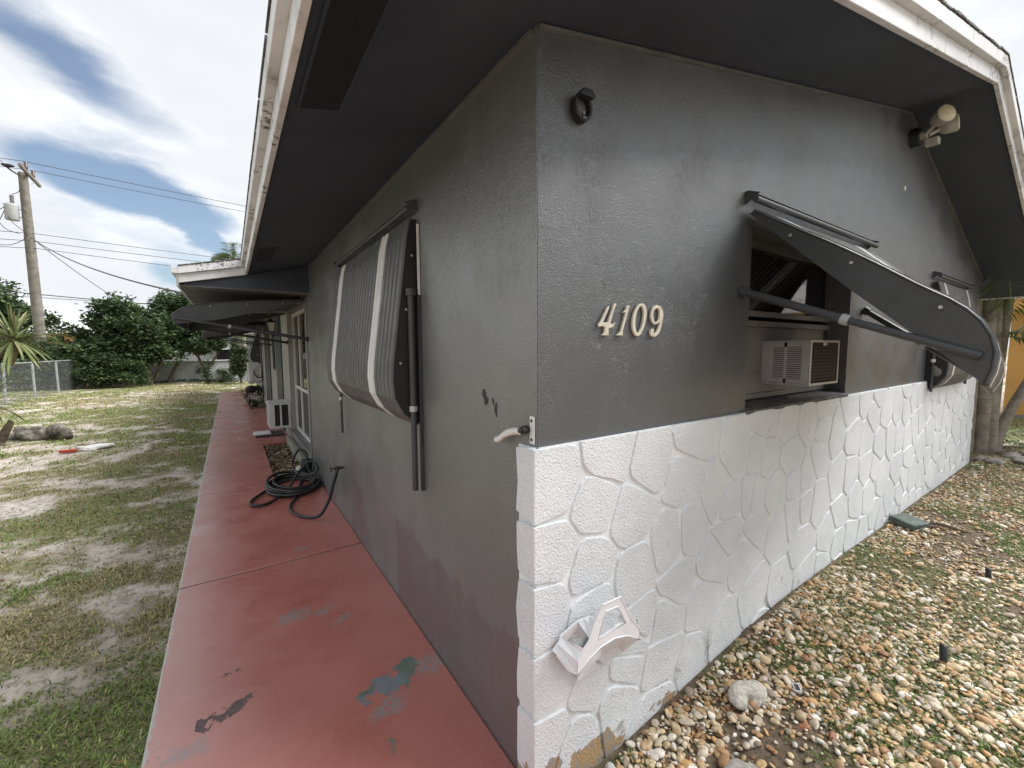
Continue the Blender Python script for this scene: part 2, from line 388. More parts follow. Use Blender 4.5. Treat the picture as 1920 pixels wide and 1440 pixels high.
def tintmat(name, rough=.6, bump=0., bsc=40, trans=0., var=.25, vsc=30.):
    t = NT(name); c = t.attr('tint'); v = t.rng(t.noise(vsc, 4), .3, .7, 1-var, 1+var)
    m = t.n('ShaderNodeVectorMath', operation='SCALE'); t.l(c, m.inputs[0]); t.l(v, m.inputs['Scale'])
    mat = t.fin(m.outputs[0], rough, 0, t.bump(t.noise(bsc, 4), bump) if bump else None, .35)
    if trans:
        tr = t.n('ShaderNodeBsdfTranslucent'); t.l(m.outputs[0], tr.inputs[0]); mixs = t.n('ShaderNodeMixShader'); mixs.inputs[0].default_value = trans
        t.l(t.b.outputs[0], mixs.inputs[1]); t.l(tr.outputs[0], mixs.inputs[2]); t.l(mixs.outputs[0], t.t.nodes['Material Output'].inputs[0])
    return mat
M_LEAF = tintmat('leaf', .55, trans=.25)
M_GRASS = tintmat('grass_blade', .6, trans=.2)
M_PEB = tintmat('pebble_stone', .62, .002, 90, var=.3, vsc=70)
M_CHAR = simple('charcoal_metal_paint', (.040, .043, .047), .42, .15, 8, spec=.5, bump=.0006)
M_BLK = simple('black_metal_paint', (.012, .012, .013), .5, .2, 12)
M_GREY = simple('grey_slat_paint', (.105, .107, .108), .42, .16, 9, bump=.0006, bsc=30)
M_WHITE = simple('white_slat_paint', (.66, .66, .66), .42, .08, 10, dirt=(.38, .37, .35))
M_WFRAME = simple('white_window_paint', (.62, .61, .58), .45, .08, 8, dirt=(.36, .34, .31))
M_IVORY = simple('ivory_number_paint', (.60, .555, .455), .45, .12, 30)
M_STEEL = simple('galvanised_steel', (.42, .43, .44), .45, .15, 14, metal=.6)
M_PLY = simple('dirty_white_panel', (.17, .165, .16), .6, .18, 5, dirt=(.11, .10, .09))
M_AC = simple('aged_white_plastic', (.28, .274, .272), .5, .1, 7, dirt=(.20, .18, .165))
M_ACW = simple('white_appliance_paint', (.60, .595, .57), .45, .07, 6, dirt=(.36, .35, .33))
M_FIN = simple('dark_coil_fins', (.035, .033, .031), .6, .3, 50, bump=.002, bsc=160)
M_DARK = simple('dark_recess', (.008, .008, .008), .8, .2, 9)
M_RUBBER = simple('black_hose_rubber', (.012, .012, .013), .42, .2, 12)
M_BRASS = simple('weathered_brass', (.045, .042, .038), .5, .3, 40, metal=.5)
M_CONC = simple('bare_concrete', (.30, .285, .26), .85, .25, 12, bump=.006, bsc=45, spec=.2)
M_SHING = simple('roof_shingle', (.10, .095, .088), .9, .3, 20, bump=.006, bsc=60)
M_BARK = simple('bark', (.12, .095, .07), .9, .35, 14, bump=.02, bsc=26, spec=.1)
def m_glass():
    t = NT('window_glass'); t.fin((.01, .012, .012), .04, 0, t.bump(t.noise(2.5, 2), .004, .15), .9)
    t.b.inputs['Alpha'].default_value = .62; return t.m
M_GLASS = m_glass()

# ------------------------------------------------------------------ ground sheet
def gravel_z(x, y): return -.035+.135*sstep(.0, 1.7, x)+.018*(fbm(x, y, 2.1, 5)-.5)
def in_gravel(x, y): return sstep(-.02, .03, x)*sstep(.06, .0, y)*sstep(-3.7, -3.1, y)*sstep(7.6, 6.7, x+.5*fbm(x, y, 1.3, 8))
def yard_z(x, y): return -.055+.05*(fbm(x, y, 1.1, 2)-.5)+.02*(fbm(x, y, 5, 4)-.5)+.10*sstep(5, 22, y)*sstep(-1.0, -2.5, x)
def ground_z(x, y):
    g_ = sstep(-.02, .03, x)*sstep(.4, .0, y)
    right = np.where(np.asarray(x) > 6.3, 1., 0.)
    return yard_z(x, y)*(1-np.maximum(g_, right))+np.where(g_ > 0, gravel_z(x, y), .08)*np.maximum(g_, right)
def cover(x, y):
    a = fbm(x, y, .9, 23, 3); b = fbm(x*.9+y*.25, y, 2.9, 13, 3); c = fbm(x, y, 9, 17, 3)
    v = .24*a+.44*b+.32*c
    v = v+.045*np.exp(-((x+1.6)/.5)**2)*sstep(1, 4, y)-.05*np.exp(-((x+3.2)/.9)**2-((y-4.2)/2.0)**2)+.05*sstep(9, 14, y)
    return sstep(.41, .58, v)
xs = np.concatenate([np.array([-600,-300,-150,-80,-45,-28,-20,-15,-12,-10]), np.arange(-9, -4, .12), np.arange(-4, 3, .05), np.arange(3, 9, .1), np.array([9.5,11,13,16,22,30,50,90,200,600])])
ys = np.concatenate([np.array([-600,-200,-80,-40,-20,-10,-7,-5,-4]), np.arange(-3.4, 6, .05), np.arange(6, 26, .12), np.array([27,29,32,37,45,60,90,150,300,700])])
X, Y = np.meshgrid(xs, ys); Zg = ground_z(X, Y)
V = np.stack([X.ravel(), Y.ravel(), Zg.ravel()], 1)
nx, ny = len(xs), len(ys); ii = (np.arange(ny-1)[:,None]*nx+np.arange(nx-1)[None,:]).ravel()
Fq = np.stack([ii, ii+1, ii+1+nx, ii+nx], 1)
cvr = cover(X, Y).ravel(); gv = in_gravel(X, Y).ravel()
struct(bigmesh('ground', V, Fq, M_GROUND, np.stack([cvr, gv, 0*gv], 1), smooth=True))

# ------------------------------------------------------------------ walkway, one slab per pour
walk = link(bpy.data.objects.new('walkway', None)); struct(walk)
cuts = [-3.2, -.42, 2.17, 4.13, 6.5, 8.6, 10.75, 13.4, 16.5]
BED = [(4.2, 6.42), (11.0, 13.3)]
for a, b in zip(cuts[:-1], cuts[1:]):
    x1 = -.003 if not any(b > p+.3 and a < q-.3 for p, q in BED) else -.405
    mb = MB(); g_ = .005
    mb.box(-1.088+random.uniform(-.006, .006), x1, a+g_, b-g_, -.14, random.uniform(-.003, .002))
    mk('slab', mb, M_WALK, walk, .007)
for a in cuts[1:-1]:
    mk('joint_filler', MB().box(-1.08, -.41 if 4 < a < 6 else -.005, a-.012, a+.012, -.14, -.006), simple('dark_joint_grit', (.03,.022,.018), .95, .3, 40), walk)
for p, q in BED:   # short returns of slab beside the planting beds
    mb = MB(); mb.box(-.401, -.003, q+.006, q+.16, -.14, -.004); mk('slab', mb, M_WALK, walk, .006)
for p, q in ((10.75, 11.0),):
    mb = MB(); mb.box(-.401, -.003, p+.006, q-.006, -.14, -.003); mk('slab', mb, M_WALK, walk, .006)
# scored hairline joints as shallow dark grooves are left to the slab edges; mulch fills the beds
def mulch(x0, x1, y0, y1, n, seed):
    r_ = np.random.default_rng(seed); m = 0
    P = np.stack([r_.uniform(x0, x1, n), r_.uniform(y0, y1, n), r_.uniform(-.075, -.03, n)], 1)
    L = r_.uniform(.012, .035, n); Wd = L*r_.uniform(.25, .6, n); an = r_.uniform(0, 6.28, n); ti = r_.normal(0, .35, n)
    d = np.stack([np.cos(an), np.sin(an), np.sin(ti)], 1)*L[:,None]; s_ = np.stack([-np.sin(an), np.cos(an), r_.normal(0,.4,n)], 1)*Wd[:,None]
    V = np.concatenate([P-d-s_, P+d-s_, P+d+s_, P-d+s_], 0).reshape(4, n, 3).transpose(1,0,2).reshape(-1,3)
    base = np.array([[.30,.23,.15],[.20,.14,.09],[.36,.30,.22],[.12,.085,.06],[.27,.17,.10]])[r_.integers(0,5,n)]*r_.uniform(.7,1.2,(n,1))
    return V, np.arange(4*n).reshape(-1,4), np.repeat(base, 4, 0)
M_MULCH = tintmat('bark_mulch', .85)
for i, (p, q) in enumerate(BED):
    V, Fq, cc = mulch(-.4, -.01, p, q, 2600, 31+i); o = bigmesh('bark_mulch', V, Fq, M_MULCH, cc); struct(o, 'stuff')
    tag(o, 'brown bark mulch filling the bed behind the coiled hose' if i == 0 else 'grey-brown mulch in the far bed under the potted plants', 'mulch')
    mb = MB(); mb.add([(-.41,p-.05,-.07),(0,p-.05,-.07),(0,q+.05,-.07),(-.41,q+.05,-.07)], [(0,1,2,3)])
    struct(mk('bed_soil', mb, simple('bed_soil', (.07,.052,.036), .95, .3, 20, bump=.01)))

# ------------------------------------------------------------------ the house
ZE, SL, SR, XR, XW, YB = 2.343, .228, .30, 3.3, 6.3, 16.4       # wall top, slopes, ridge, right wall, rear wall
ZP = ZE+SL*XR
ZC = 2.065                                                        # flat porch ceiling
def zs(x): return ZE+SL*x if x <= XR else ZP-SR*(x-XR)            # underside of the roof
H = thing('house', 'low charcoal house with white stone base and number 4109 on its front', 'house', (0,0,0))
# front gable wall with the window opening
WX0, WX1, WZ0, WZ1 = 1.205, 2.415, 1.165, 1.985
mb = MB(); T = .16
def wpoly(p): mb.prism(p, 1, 0, T)
wpoly([(.0,-.15),(WX0,-.15),(WX0,zs(WX0)),(.0,ZE)])
wpoly([(WX0,-.15),(WX1,-.15),(WX1,WZ0),(WX0,WZ0)])
wpoly([(WX0,WZ1),(WX1,WZ1),(WX1,zs(WX1)),(WX0,zs(WX0))])
wpoly([(WX1,-.15),(XW,-.15),(XW,zs(XW)),(XR,ZP),(WX1,zs(WX1))])
mk('wall', mb, M_FRONT, H, recalc=True)
# left wall: solid near part, far part with the tall window
LY0, LY1, LZ0, LZ1 = 4.42, 6.36, .19, 1.99
mb = MB()
mb.box(-.003, T, .0015, LY0, -.15, ZE); mb.box(-.003, T, LY0, LY1, -.15, LZ0); mb.box(-.003, T, LY0, LY1, LZ1, ZE)
mk('wall', mb, M_LEFT, H)
mb = MB(); mb.box(.001, T, LY1, YB, -.15, ZE); mk('wall', mb, M_PORCH, H, label='pale grey painted wall under the porch')
mb = MB(); mb.box(XW-T, XW, T+.002, YB, -.15, zs(XW)); mb.prism([(0,-.15),(XW,-.15),(XW,zs(XW)),(XR,ZP),(0,ZE)], 1, YB+.002, YB+.16); mk('wall', mb, M_FRONT, H)
# dark painted boards on the porch wall
for a, b in ((7.32, 8.30), (9.92, 11.42), (12.9, 13.5)):
    mb = MB(); mb.box(-.022, -.001, a, b, .02, 2.05); mk('trim_board', mb, M_CHAR, H, .004)
# bead along the top of the walls
mb = MB(); mb.box(-.012, -.001, .02, 4.05, ZE-.014, ZE-.002); mk('trim_bead', mb, M_GREY, H)
for x0, x1 in ((0, XR), (XR, XW)):
    mb = MB(); mb.prism([(x0,zs(x0)-.014),(x1,zs(x1)-.014),(x1,zs(x1)-.003),(x0,zs(x0)-.003)], 1, -.012, -.001); mk('trim_bead', mb, M_GREY, H)
# roof: soffit planes, fascia boards, shingled top
OF, OL, OP, OR_ = .385, .565, 1.115, .57
XE = XW+OR_; YF = -OF; YP = 4.06; YE = YB+.45
TH = .125
roof = MB()
def slab(poly2, zf):      # closed slab following zf in x
    a = [(x, y, zf(x)+.012) for x, y in poly2]; b = [(x, y, zf(x)+TH) for x, y in poly2]; n = len(poly2)
    roof.add(a+b, [tuple(range(n)), tuple(reversed(range(n, 2*n)))]+[(i, i+n, (i+1) % n+n, (i+1) % n) for i in range(n)])
slab([(-OL+.002,YF+.002),(XR,YF+.002),(XR,YE),(-OP+.002,YE),(-OP+.002,YP+.002),(-OL+.002,YP+.002)], lambda x: ZE+SL*x)
slab([(XR,YF+.002),(XE-.002,YF+.002),(XE-.002,YE),(XR,YE)], lambda x: ZP-SR*(x-XR))
RO = mk('roof', roof, M_SHING, H)
def soff(poly2, zf, nm='soffit'):
    m = MB(); n = len(poly2)
    a = [(x, y, zf(x)) for x, y in poly2]; b = [(x, y, zf(x)+.009) for x, y in poly2]
    m.add(a+b, [tuple(range(n)), tuple(reversed(range(n, 2*n)))]+[(i, i+n, (i+1) % n+n, (i+1) % n) for i in range(n)])
    return mk(nm, m, M_SOFFIT, RO)
fl = lambda x: ZE+SL*x+.001; fr = lambda x: ZP-SR*(x-XR)+.001
soff([(-OL+.004,YF+.004),(XR,YF+.004),(XR,0),(0,0),(0,YP),(-OL+.004,YP)], fl)
soff([(XR,YF+.004),(XE-.004,YF+.004),(XE-.004,YE),(XW,YE),(XW,0),(XR,0)], fr)
# porch: triangular infill and flat ceiling
m = MB(); m.prism([(-.001,ZC),(-.001,ZE-.002),(-OL,zs(-OL)-.003),(-OP+.03,zs(-OP+.03)-.003),(-OP+.03,ZC)], 1, YP+.016, YP+.03); mk('soffit', m, M_SOFFIT, RO)
m = MB(); m.box(-OP+.004, -.0015, YP+.018, YE, ZC-.012, ZC-.001); mk('soffit', m, simple('porch_ceiling', (.12,.115,.11), .6, .15, 3), RO)
# two-step white fascia: lower board and the proud drip board above it
def board(p0, p1, outv, z_lo, z_hi, th, nm='fascia_board', zoff=(0, 0)):
    """board between two points at heights z given at each end"""
    m = MB(); o_ = Vector(outv); vs = []
    for p, zo in ((p0, 0), (p1, 0)):
        for off in (0, th):
            for h in (z_lo, z_hi): vs.append(Vector(p)+o_*off+Vector((0,0,h)))
    m.add(vs, [(0,1,3,2),(4,6,7,5),(0,4,5,1),(2,3,7,6),(0,2,6,4),(1,5,7,3)]); return mk(nm, m, M_FASCIA, RO, .003)
def fascia(p0, p1, outv):
    board(p0, p1, outv, -.012, .068, .022); board(p0, p1, outv, .0685, .135, .052)
def pz(x, y): return (x, y, zs(x))
fascia(pz(-OL, YF), pz(-OL, YP), (-1,0,0))
fascia(pz(-OL-.02, YP), pz(-OP, YP), (0,-1,0))
board((-OP,YP,zs(-OP)), (-OP,YE,zs(-OP)), (-1,0,0), -.04, .07, .022); board((-OP,YP-.05,zs(-OP)), (-OP,YE,zs(-OP)), (-1,0,0), .0705, .135, .05)
for a, b in ((-OL-.02, .6), (.6, 2.05), (2.05, XR)): fascia(pz(a+.002, YF), pz(b-.001, YF), (0,-1,0))
for a, b in ((XR, 4.9), (4.9, XE+.02)): fascia(pz(a+.001, YF), pz(b-.002, YF), (0,-1,0))
fascia(pz(XE, YF), (XE, YE, zs(XE)), (1,0,0))
# drip-edge row of shingle noses along the rakes and eaves (breaks the skyline)
m = MB(); r_ = random.Random(3)
def noses(p0, p1, outv, n):
    p0, p1, o_ = Vector(p0), Vector(p1), Vector(outv); d = (p1-p0)/n
    for i in range(n):
        c = p0+d*(i+.5)+o_*.035+Vector((0,0,.1375+r_.uniform(.001,.010))); m.obox(c, d*.5*r_.uniform(.8,1.0), o_*.022, Vector((0,0,r_.uniform(.002,.006))))
noses(pz(-OL, YF), pz(XR, YF), (0,-1,0), 46); noses(pz(XR, YF), pz(XE, YF), (0,-1,0), 44); noses(pz(-OL, YF), pz(-OL, YP), (-1,0,0), 36); noses(pz(-OL, YP), pz(-OP, YP), (0,-1,0), 6)
struct(mk('shingle_edge', m, M_SHING, RO), 'stuff')
# soffit vents: recessed dark screens with a frame
for y0, y1 in ((-.16, .56), (2.84, 3.42)):
    xa, xb = -.528, -.41; m = MB()
    m.add([(xa,y0,zs(xa)-.003),(xb,y0,zs(xb)-.003),(xb,y1,zs(xb)-.003),(xa,y1,zs(xa)-.003)], [(0,1,2,3)]); vt = mk('soffit_vent', m, simple('vent_screen', (.004,.005,.009), .7, .3, 40), RO)
    m2 = MB()
    for a, b, c, d in ((xa,xb,y0-.012,y0),(xa,xb,y1,y1+.012),(xa-.01,xa,y0-.012,y1+.012),(xb,xb+.01,y0-.012,y1+.012)):
        m2.add([(a,c,zs(a)-.004),(b,c,zs(b)-.004),(b,d,zs(b)-.004),(a,d,zs(a)-.004),(a,c,zs(a)),(b,c,zs(b)),(b,d,zs(b)),(a,d,zs(a))], [(0,3,2,1),(4,5,6,7),(0,1,5,4),(1,2,6,5),(2,3,7,6),(3,0,4,7)])
    mk('soffit_vent', m2, M_SOFFIT, RO)

# ---- stone wainscot: every stone its own piece over a mortar bed
WT = 1.158                                   # top of the wainscot
YM, YS = -.014, -.031                        # mortar face, stone face
m = MB(); m.prism([(-.014,-.15),(XW+.01,-.15),(XW+.01,WT-.006),(WX1+.004,WT-.006),(WX0-.004,WT-.006),(-.014,WT-.006)], 1, YM, -.001)
m.box(-.0145, -.001, YM+.001, .078, -.15, WT-.006)
WA = mk('wainscot', m, M_MORTAR, H)
def zp(X_, Y_, sc, ox, oy):                   # picture measurement -> point on the stone face (used for seed spacing only)
    px, py = ox+X_/sc, oy+Y_/sc
    d = fw*F+rr*(px-960)+uu*(720-py); t = (YS-CAM.y)/d.y; p = CAM+d*t; return (p.x, p.z)
seeds = [zp(a, b, 3.6, 960, 800) for a, b in [(290,400),(690,190),(960,240),(1250,90),(590,530),(830,600),(1190,330),(300,880),(550,960),(860,1000),(1080,800),(1240,700),(1400,470),(250,1270),(1130,1080),(1380,930),(1600,900),(1320,1180),(1480,720),(1490,540),(1550,190),(1680,200),(1640,460),(560,1260),(900,1330)]]
seeds += [zp(a, b, 4, 940, 1080) for a, b in [(390,860),(690,880),(960,700),(880,960),(380,1250),(600,1220),(1220,640),(1000,520),(1250,330)]]
seeds += [zp(a, b, 3.6, 1400, 700) for a, b in [(150,320),(150,560),(310,310),(430,320),(330,560),(550,230),(545,390),(60,820),(220,830),(340,760),(420,720),(520,560),(620,420),(90,1060),(230,1060),(330,950),(420,880)]]
r_ = random.Random(12); gx = 1.9
while gx < XW-.05:
    k = 0; gz = r_.uniform(.05, .2)
    while gz < WT:
        q = (gx+r_.uniform(-.10, .10), gz+r_.uniform(-.06, .06))
        if all((q[0]-s_[0])**2+(q[1]-s_[1])**2 > r_.choice((.11, .15, .19, .23))**2 for s_ in seeds) and .0 < q[1] < WT: seeds.append(q)
        gz += r_.uniform(.17, .27)
    gx += .13
for _ in range(4000):      # fill what is still empty
    q = (r_.uniform(.05, XW-.05), r_.uniform(0.0, WT-.05))
    if all((q[0]-s_[0])**2+(q[1]-s_[1])**2 > .20**2 for s_ in seeds): seeds.append(q)
def clip(poly, nx_, nz_, c):
    o = []
    for i in range(len(poly)):
        a, b = poly[i], poly[(i+1) % len(poly)]; da = a[0]*nx_+a[1]*nz_-c; db = b[0]*nx_+b[1]*nz_-c
        if da <= 0: o.append(a)
        if da*db < 0: t = da/(da-db); o.append((a[0]+(b[0]-a[0])*t, a[1]+(b[1]-a[1])*t))
    return o
def inset(poly, d):
    c = poly[:]; o = poly[:]
    for i in range(len(c)):
        a, b = c[i], c[(i+1) % len(c)]; ex, ez = b[0]-a[0], b[1]-a[1]; L = math.hypot(ex, ez)
        if L < 1e-6: continue
        nx_, nz_ = ez/L, -ex/L; o = clip(o, nx_, nz_, a[0]*nx_+a[1]*nz_-d)
        if len(o) < 3: return o
    return o
def rnd(poly, k=.28, keep=None):
    o = []; n = len(poly)
    for i in range(n):
        a, b, c = poly[i-1], poly[i], poly[(i+1) % n]
        if keep and keep(b): o.append(b); continue
        for q in ((b[0]+(a[0]-b[0])*k, b[1]+(a[1]-b[1])*k), (b[0]*.86+(a[0]+c[0])*.07, b[1]*.86+(a[1]+c[1])*.07), (b[0]+(c[0]-b[0])*k, b[1]+(c[1]-b[1])*k)): o.append(q)
    return o
def stone_mesh(poly, to3, depth, jig):
    """poly ccw in (u,v); to3(u,v,h) with h the height above the mortar"""
    outer = poly; inner = inset(poly, .006)
    n = len(outer); cx = sum(p[0] for p in outer)/n; cz = sum(p[1] for p in outer)/n
    inner = [(cx+(p[0]-cx)*(1-.0045/max(.02, math.hypot(p[0]-cx, p[1]-cz))), cz+(p[1]-cz)*(1-.0045/max(.02, math.hypot(p[0]-cx, p[1]-cz)))) for p in outer]
    mid = [((p[0]*.6+q[0]*.4), (p[1]*.6+q[1]*.4)) for p, q in zip(outer, inner)]
    mb = MB(); vs = [to3(u, v, -.001) for u, v in outer]+[to3(u, v, depth*.75) for u, v in mid]+[to3(u, v, depth) for u, v in inner]
    fs = [(i, (i+1) % n, (i+1) % n+n, i+n) for i in range(n)]+[(i+n, (i+1) % n+n, (i+1) % n+2*n, i+2*n) for i in range(n)]
    mb.add(vs, fs, False); mb.f.append(tuple(range(2*n, 3*n))); mb.sm.append(False); return mb
GW = .0042
seeds.sort()
for i, s_ in enumerate(seeds):
    poly = [(-.034,-.10),(XW+.008,-.10),(XW+.008,WT),(-.034,WT)]
    for j, q in enumerate(seeds):
        if i == j or abs(q[0]-s_[0]) > .9: continue
        dx, dz = q[0]-s_[0], q[1]-s_[1]; c = (q[0]**2+q[1]**2-s_[0]**2-s_[1]**2)/2; poly = clip(poly, dx, dz, c)
        if len(poly) < 3: break
    if len(poly) < 3: continue
    ar = sum(a[0]*b[1]-b[0]*a[1] for a, b in zip(poly, poly[1:]+poly[:1]))/2
    if ar < .0025: continue
    p2 = inset(poly, GW*r_.uniform(.8, 1.35))
    if len(p2) < 3: continue
    # do not let stones cover the window sill
    p2 = rnd(p2, .24, keep=lambda b: b[0] < -.02 or b[1] > WT-.004 or b[1] < -.09)
    p2 = [(u+(.004*math.sin(v*37+i) if .02 < u < XW-.02 else 0), v+(.004*math.sin(u*41+i*2) if -.08 < v < WT-.015 else 0)) for u, v in p2]
    dep = .0060+r_.uniform(-.001, .0018)
    mb = stone_mesh(p2, lambda u, v, h: (u, YM-h, v), dep, i)
    mk('stone', mb, M_STONE, WA)
# corner stones turning onto the side wall
qz = [-.08]; last = None
for zz in np.arange(-.08, WT, .004):
    nn = min(range(len(seeds)), key=lambda q: seeds[q][0]**2+(seeds[q][1]-zz)**2)
    if last is not None and nn != last: qz.append(float(zz))
    last = nn
qz.append(WT)
for a, b in zip(qz[:-1], qz[1:]):
    def side(yk): return .078+.006*math.sin(yk*23)
    poly = [(-.003, a+GW), (.04, a+GW+.004), (side(a)-.004, a+GW+.012), (side((a+b)/2), (a+b)/2), (side(b)-.006, b-GW-.010), (.04, b-GW-.002), (-.003, b-GW)]
    if b == WT: poly = [(p[0], min(p[1], WT)) for p in poly]
    poly = [(-.012 if p[0] < 0 else p[0], p[1]) for p in poly]
    mb = stone_mesh(poly[::1], lambda u, v, h: (-.0145-h, u, v), .012, 0); mk('stone', mb, M_STONE, WA)

# ---- front window with its panel (frame, rails, glass, sill)
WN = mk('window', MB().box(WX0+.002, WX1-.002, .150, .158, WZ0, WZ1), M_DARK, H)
m = MB()
for a, b, c, d in ((WX0+.001,WX0+.03,WZ0+.02,WZ1-.001),(WX1-.03,WX1-.001,WZ0+.02,WZ1-.001)): m.box(a, b, .095, .14, c, d)
m.box(WX0+.03, WX1-.03, .095, .14, WZ1-.035, WZ1-.002); mk('window_frame', m, simple('dull_aluminium', (.10,.102,.105), .5, .2, 9), WN)
mk('window_rail', MB().box(WX0+.03, WX1-.03, .088, .12, 1.606, 1.634), M_PLY, WN, .002)
mk('window_rail', MB().box(WX0+.03, WX1-.06, .080, .115, 1.556, 1.584), M_PLY, WN, .002)
mk('pane', MB().box(WX0+.03, WX1-.03, .122, .126, 1.634, WZ1-.036), M_GLASS, WN)
mk('window_panel', MB().box(WX0+.002, WX1-.09, .10, .112, 1.215, 1.555), M_PLY, WN)
mk('window_rail', MB().box(WX0+.002, WX1-.06, .092, .125, 1.186, 1.214), M_PLY, WN, .002)
m = MB(); m.prism([(-.02,WZ0-.022),(-.02,WZ0-.004),(.13,WZ0+.018),(.13,WZ0-.022)], 0, WX0-.015, WX1-.001); mk('window_sill', m, simple('grimy_sill', (.10,.095,.09), .7, .45, 14, dirt=(.03,.028,.025)), WN, .003)
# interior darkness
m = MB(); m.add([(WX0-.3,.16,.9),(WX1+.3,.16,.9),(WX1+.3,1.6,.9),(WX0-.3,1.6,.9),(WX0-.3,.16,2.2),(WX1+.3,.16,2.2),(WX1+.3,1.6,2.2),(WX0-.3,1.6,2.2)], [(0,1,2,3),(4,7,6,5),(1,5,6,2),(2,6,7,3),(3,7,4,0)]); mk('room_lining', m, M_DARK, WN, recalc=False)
# ---- tall far window: white frame, two by two panes
m = MB(); m.box(.30, .31, LY0, LY1, LZ0, LZ1); WF = mk('window', m, M_DARK, H)
XG = .10
m = MB()
for a, b in ((LY0+.002, LY0+.05), (LY1-.05, LY1-.002)): m.box(XG-.03, XG+.02, a, b, LZ0+.01, LZ1-.002)
m.box(XG-.03, XG+.02, LY0+.05, LY1-.05, LZ0+.01, LZ0+.055); m.box(XG-.03, XG+.02, LY0+.05, LY1-.05, LZ1-.045, LZ1-.002)
mk('window_frame', m, M_WFRAME, WF, .003)
for yy in (5.07, 5.73): mk('mullion', MB().box(XG-.026, XG+.016, yy-.022, yy+.022, LZ0+.056, LZ1-.046), M_WFRAME, WF, .003)
cols = [(LY0+.05, 5.047), (5.093, 5.707), (5.753, LY1-.05)]
for a, b in cols:
    mk('transom', MB().box(XG-.024, XG+.014, a+.001, b-.001, .855, .90), M_WFRAME, WF, .003)
    mk('pane', MB().box(XG-.004, XG, a, b, .901, LZ1-.046), M_GLASS, WF)
    mk('screen', MB().box(XG-.006, XG-.002, a, b, LZ0+.056, .854), simple('dark_screen', (.045,.044,.042), .7, .2, 60), WF)
m = MB()
for k in range(26):
    yy = LY0+.08+k*.07; m.tube([(.2+.02*math.sin(k*2.1), yy, LZ0+.05), (.2+.02*math.sin(k*2.1), yy, LZ1)], .04, 6)
mk('curtain', m, simple('pale_curtain', (.32,.29,.23), .8, .2, 4), WF)
m = MB(); m.box(-.02, XG-.031, LY0+.002, LY1-.002, LZ0-.02, LZ0+.008); mk('window_sill', m, M_LEFT, WF, .004)
m = MB()   # raised plaster band round the opening
m.box(-.016, -.0035, LY0-.07, LY0, LZ0-.09, LZ1+.07); m.box(-.016, -.0035, LY0, LY1, LZ0-.09, LZ0-.021)
mk('trim_board', m, M_LEFT, H, .004)
# door and sidelight far down the porch
D = mk('door', MB().box(-.03, -.001, 11.5, 12.35, .0, 2.03), M_WFRAME, H, .004)
mk('door_panel', MB().box(-.036, -.0305, 11.6, 12.25, .15, 1.9), simple('door_grey', (.22,.22,.21), .5), D)
Wn = mk('window', MB().box(-.012, -.001, 8.75, 9.15, 1.05, 1.98), M_DARK, H); mk('window_frame', MB().box(-.02, -.0125, 8.70, 8.75, 1.02, 2.0), M_CHAR, Wn)

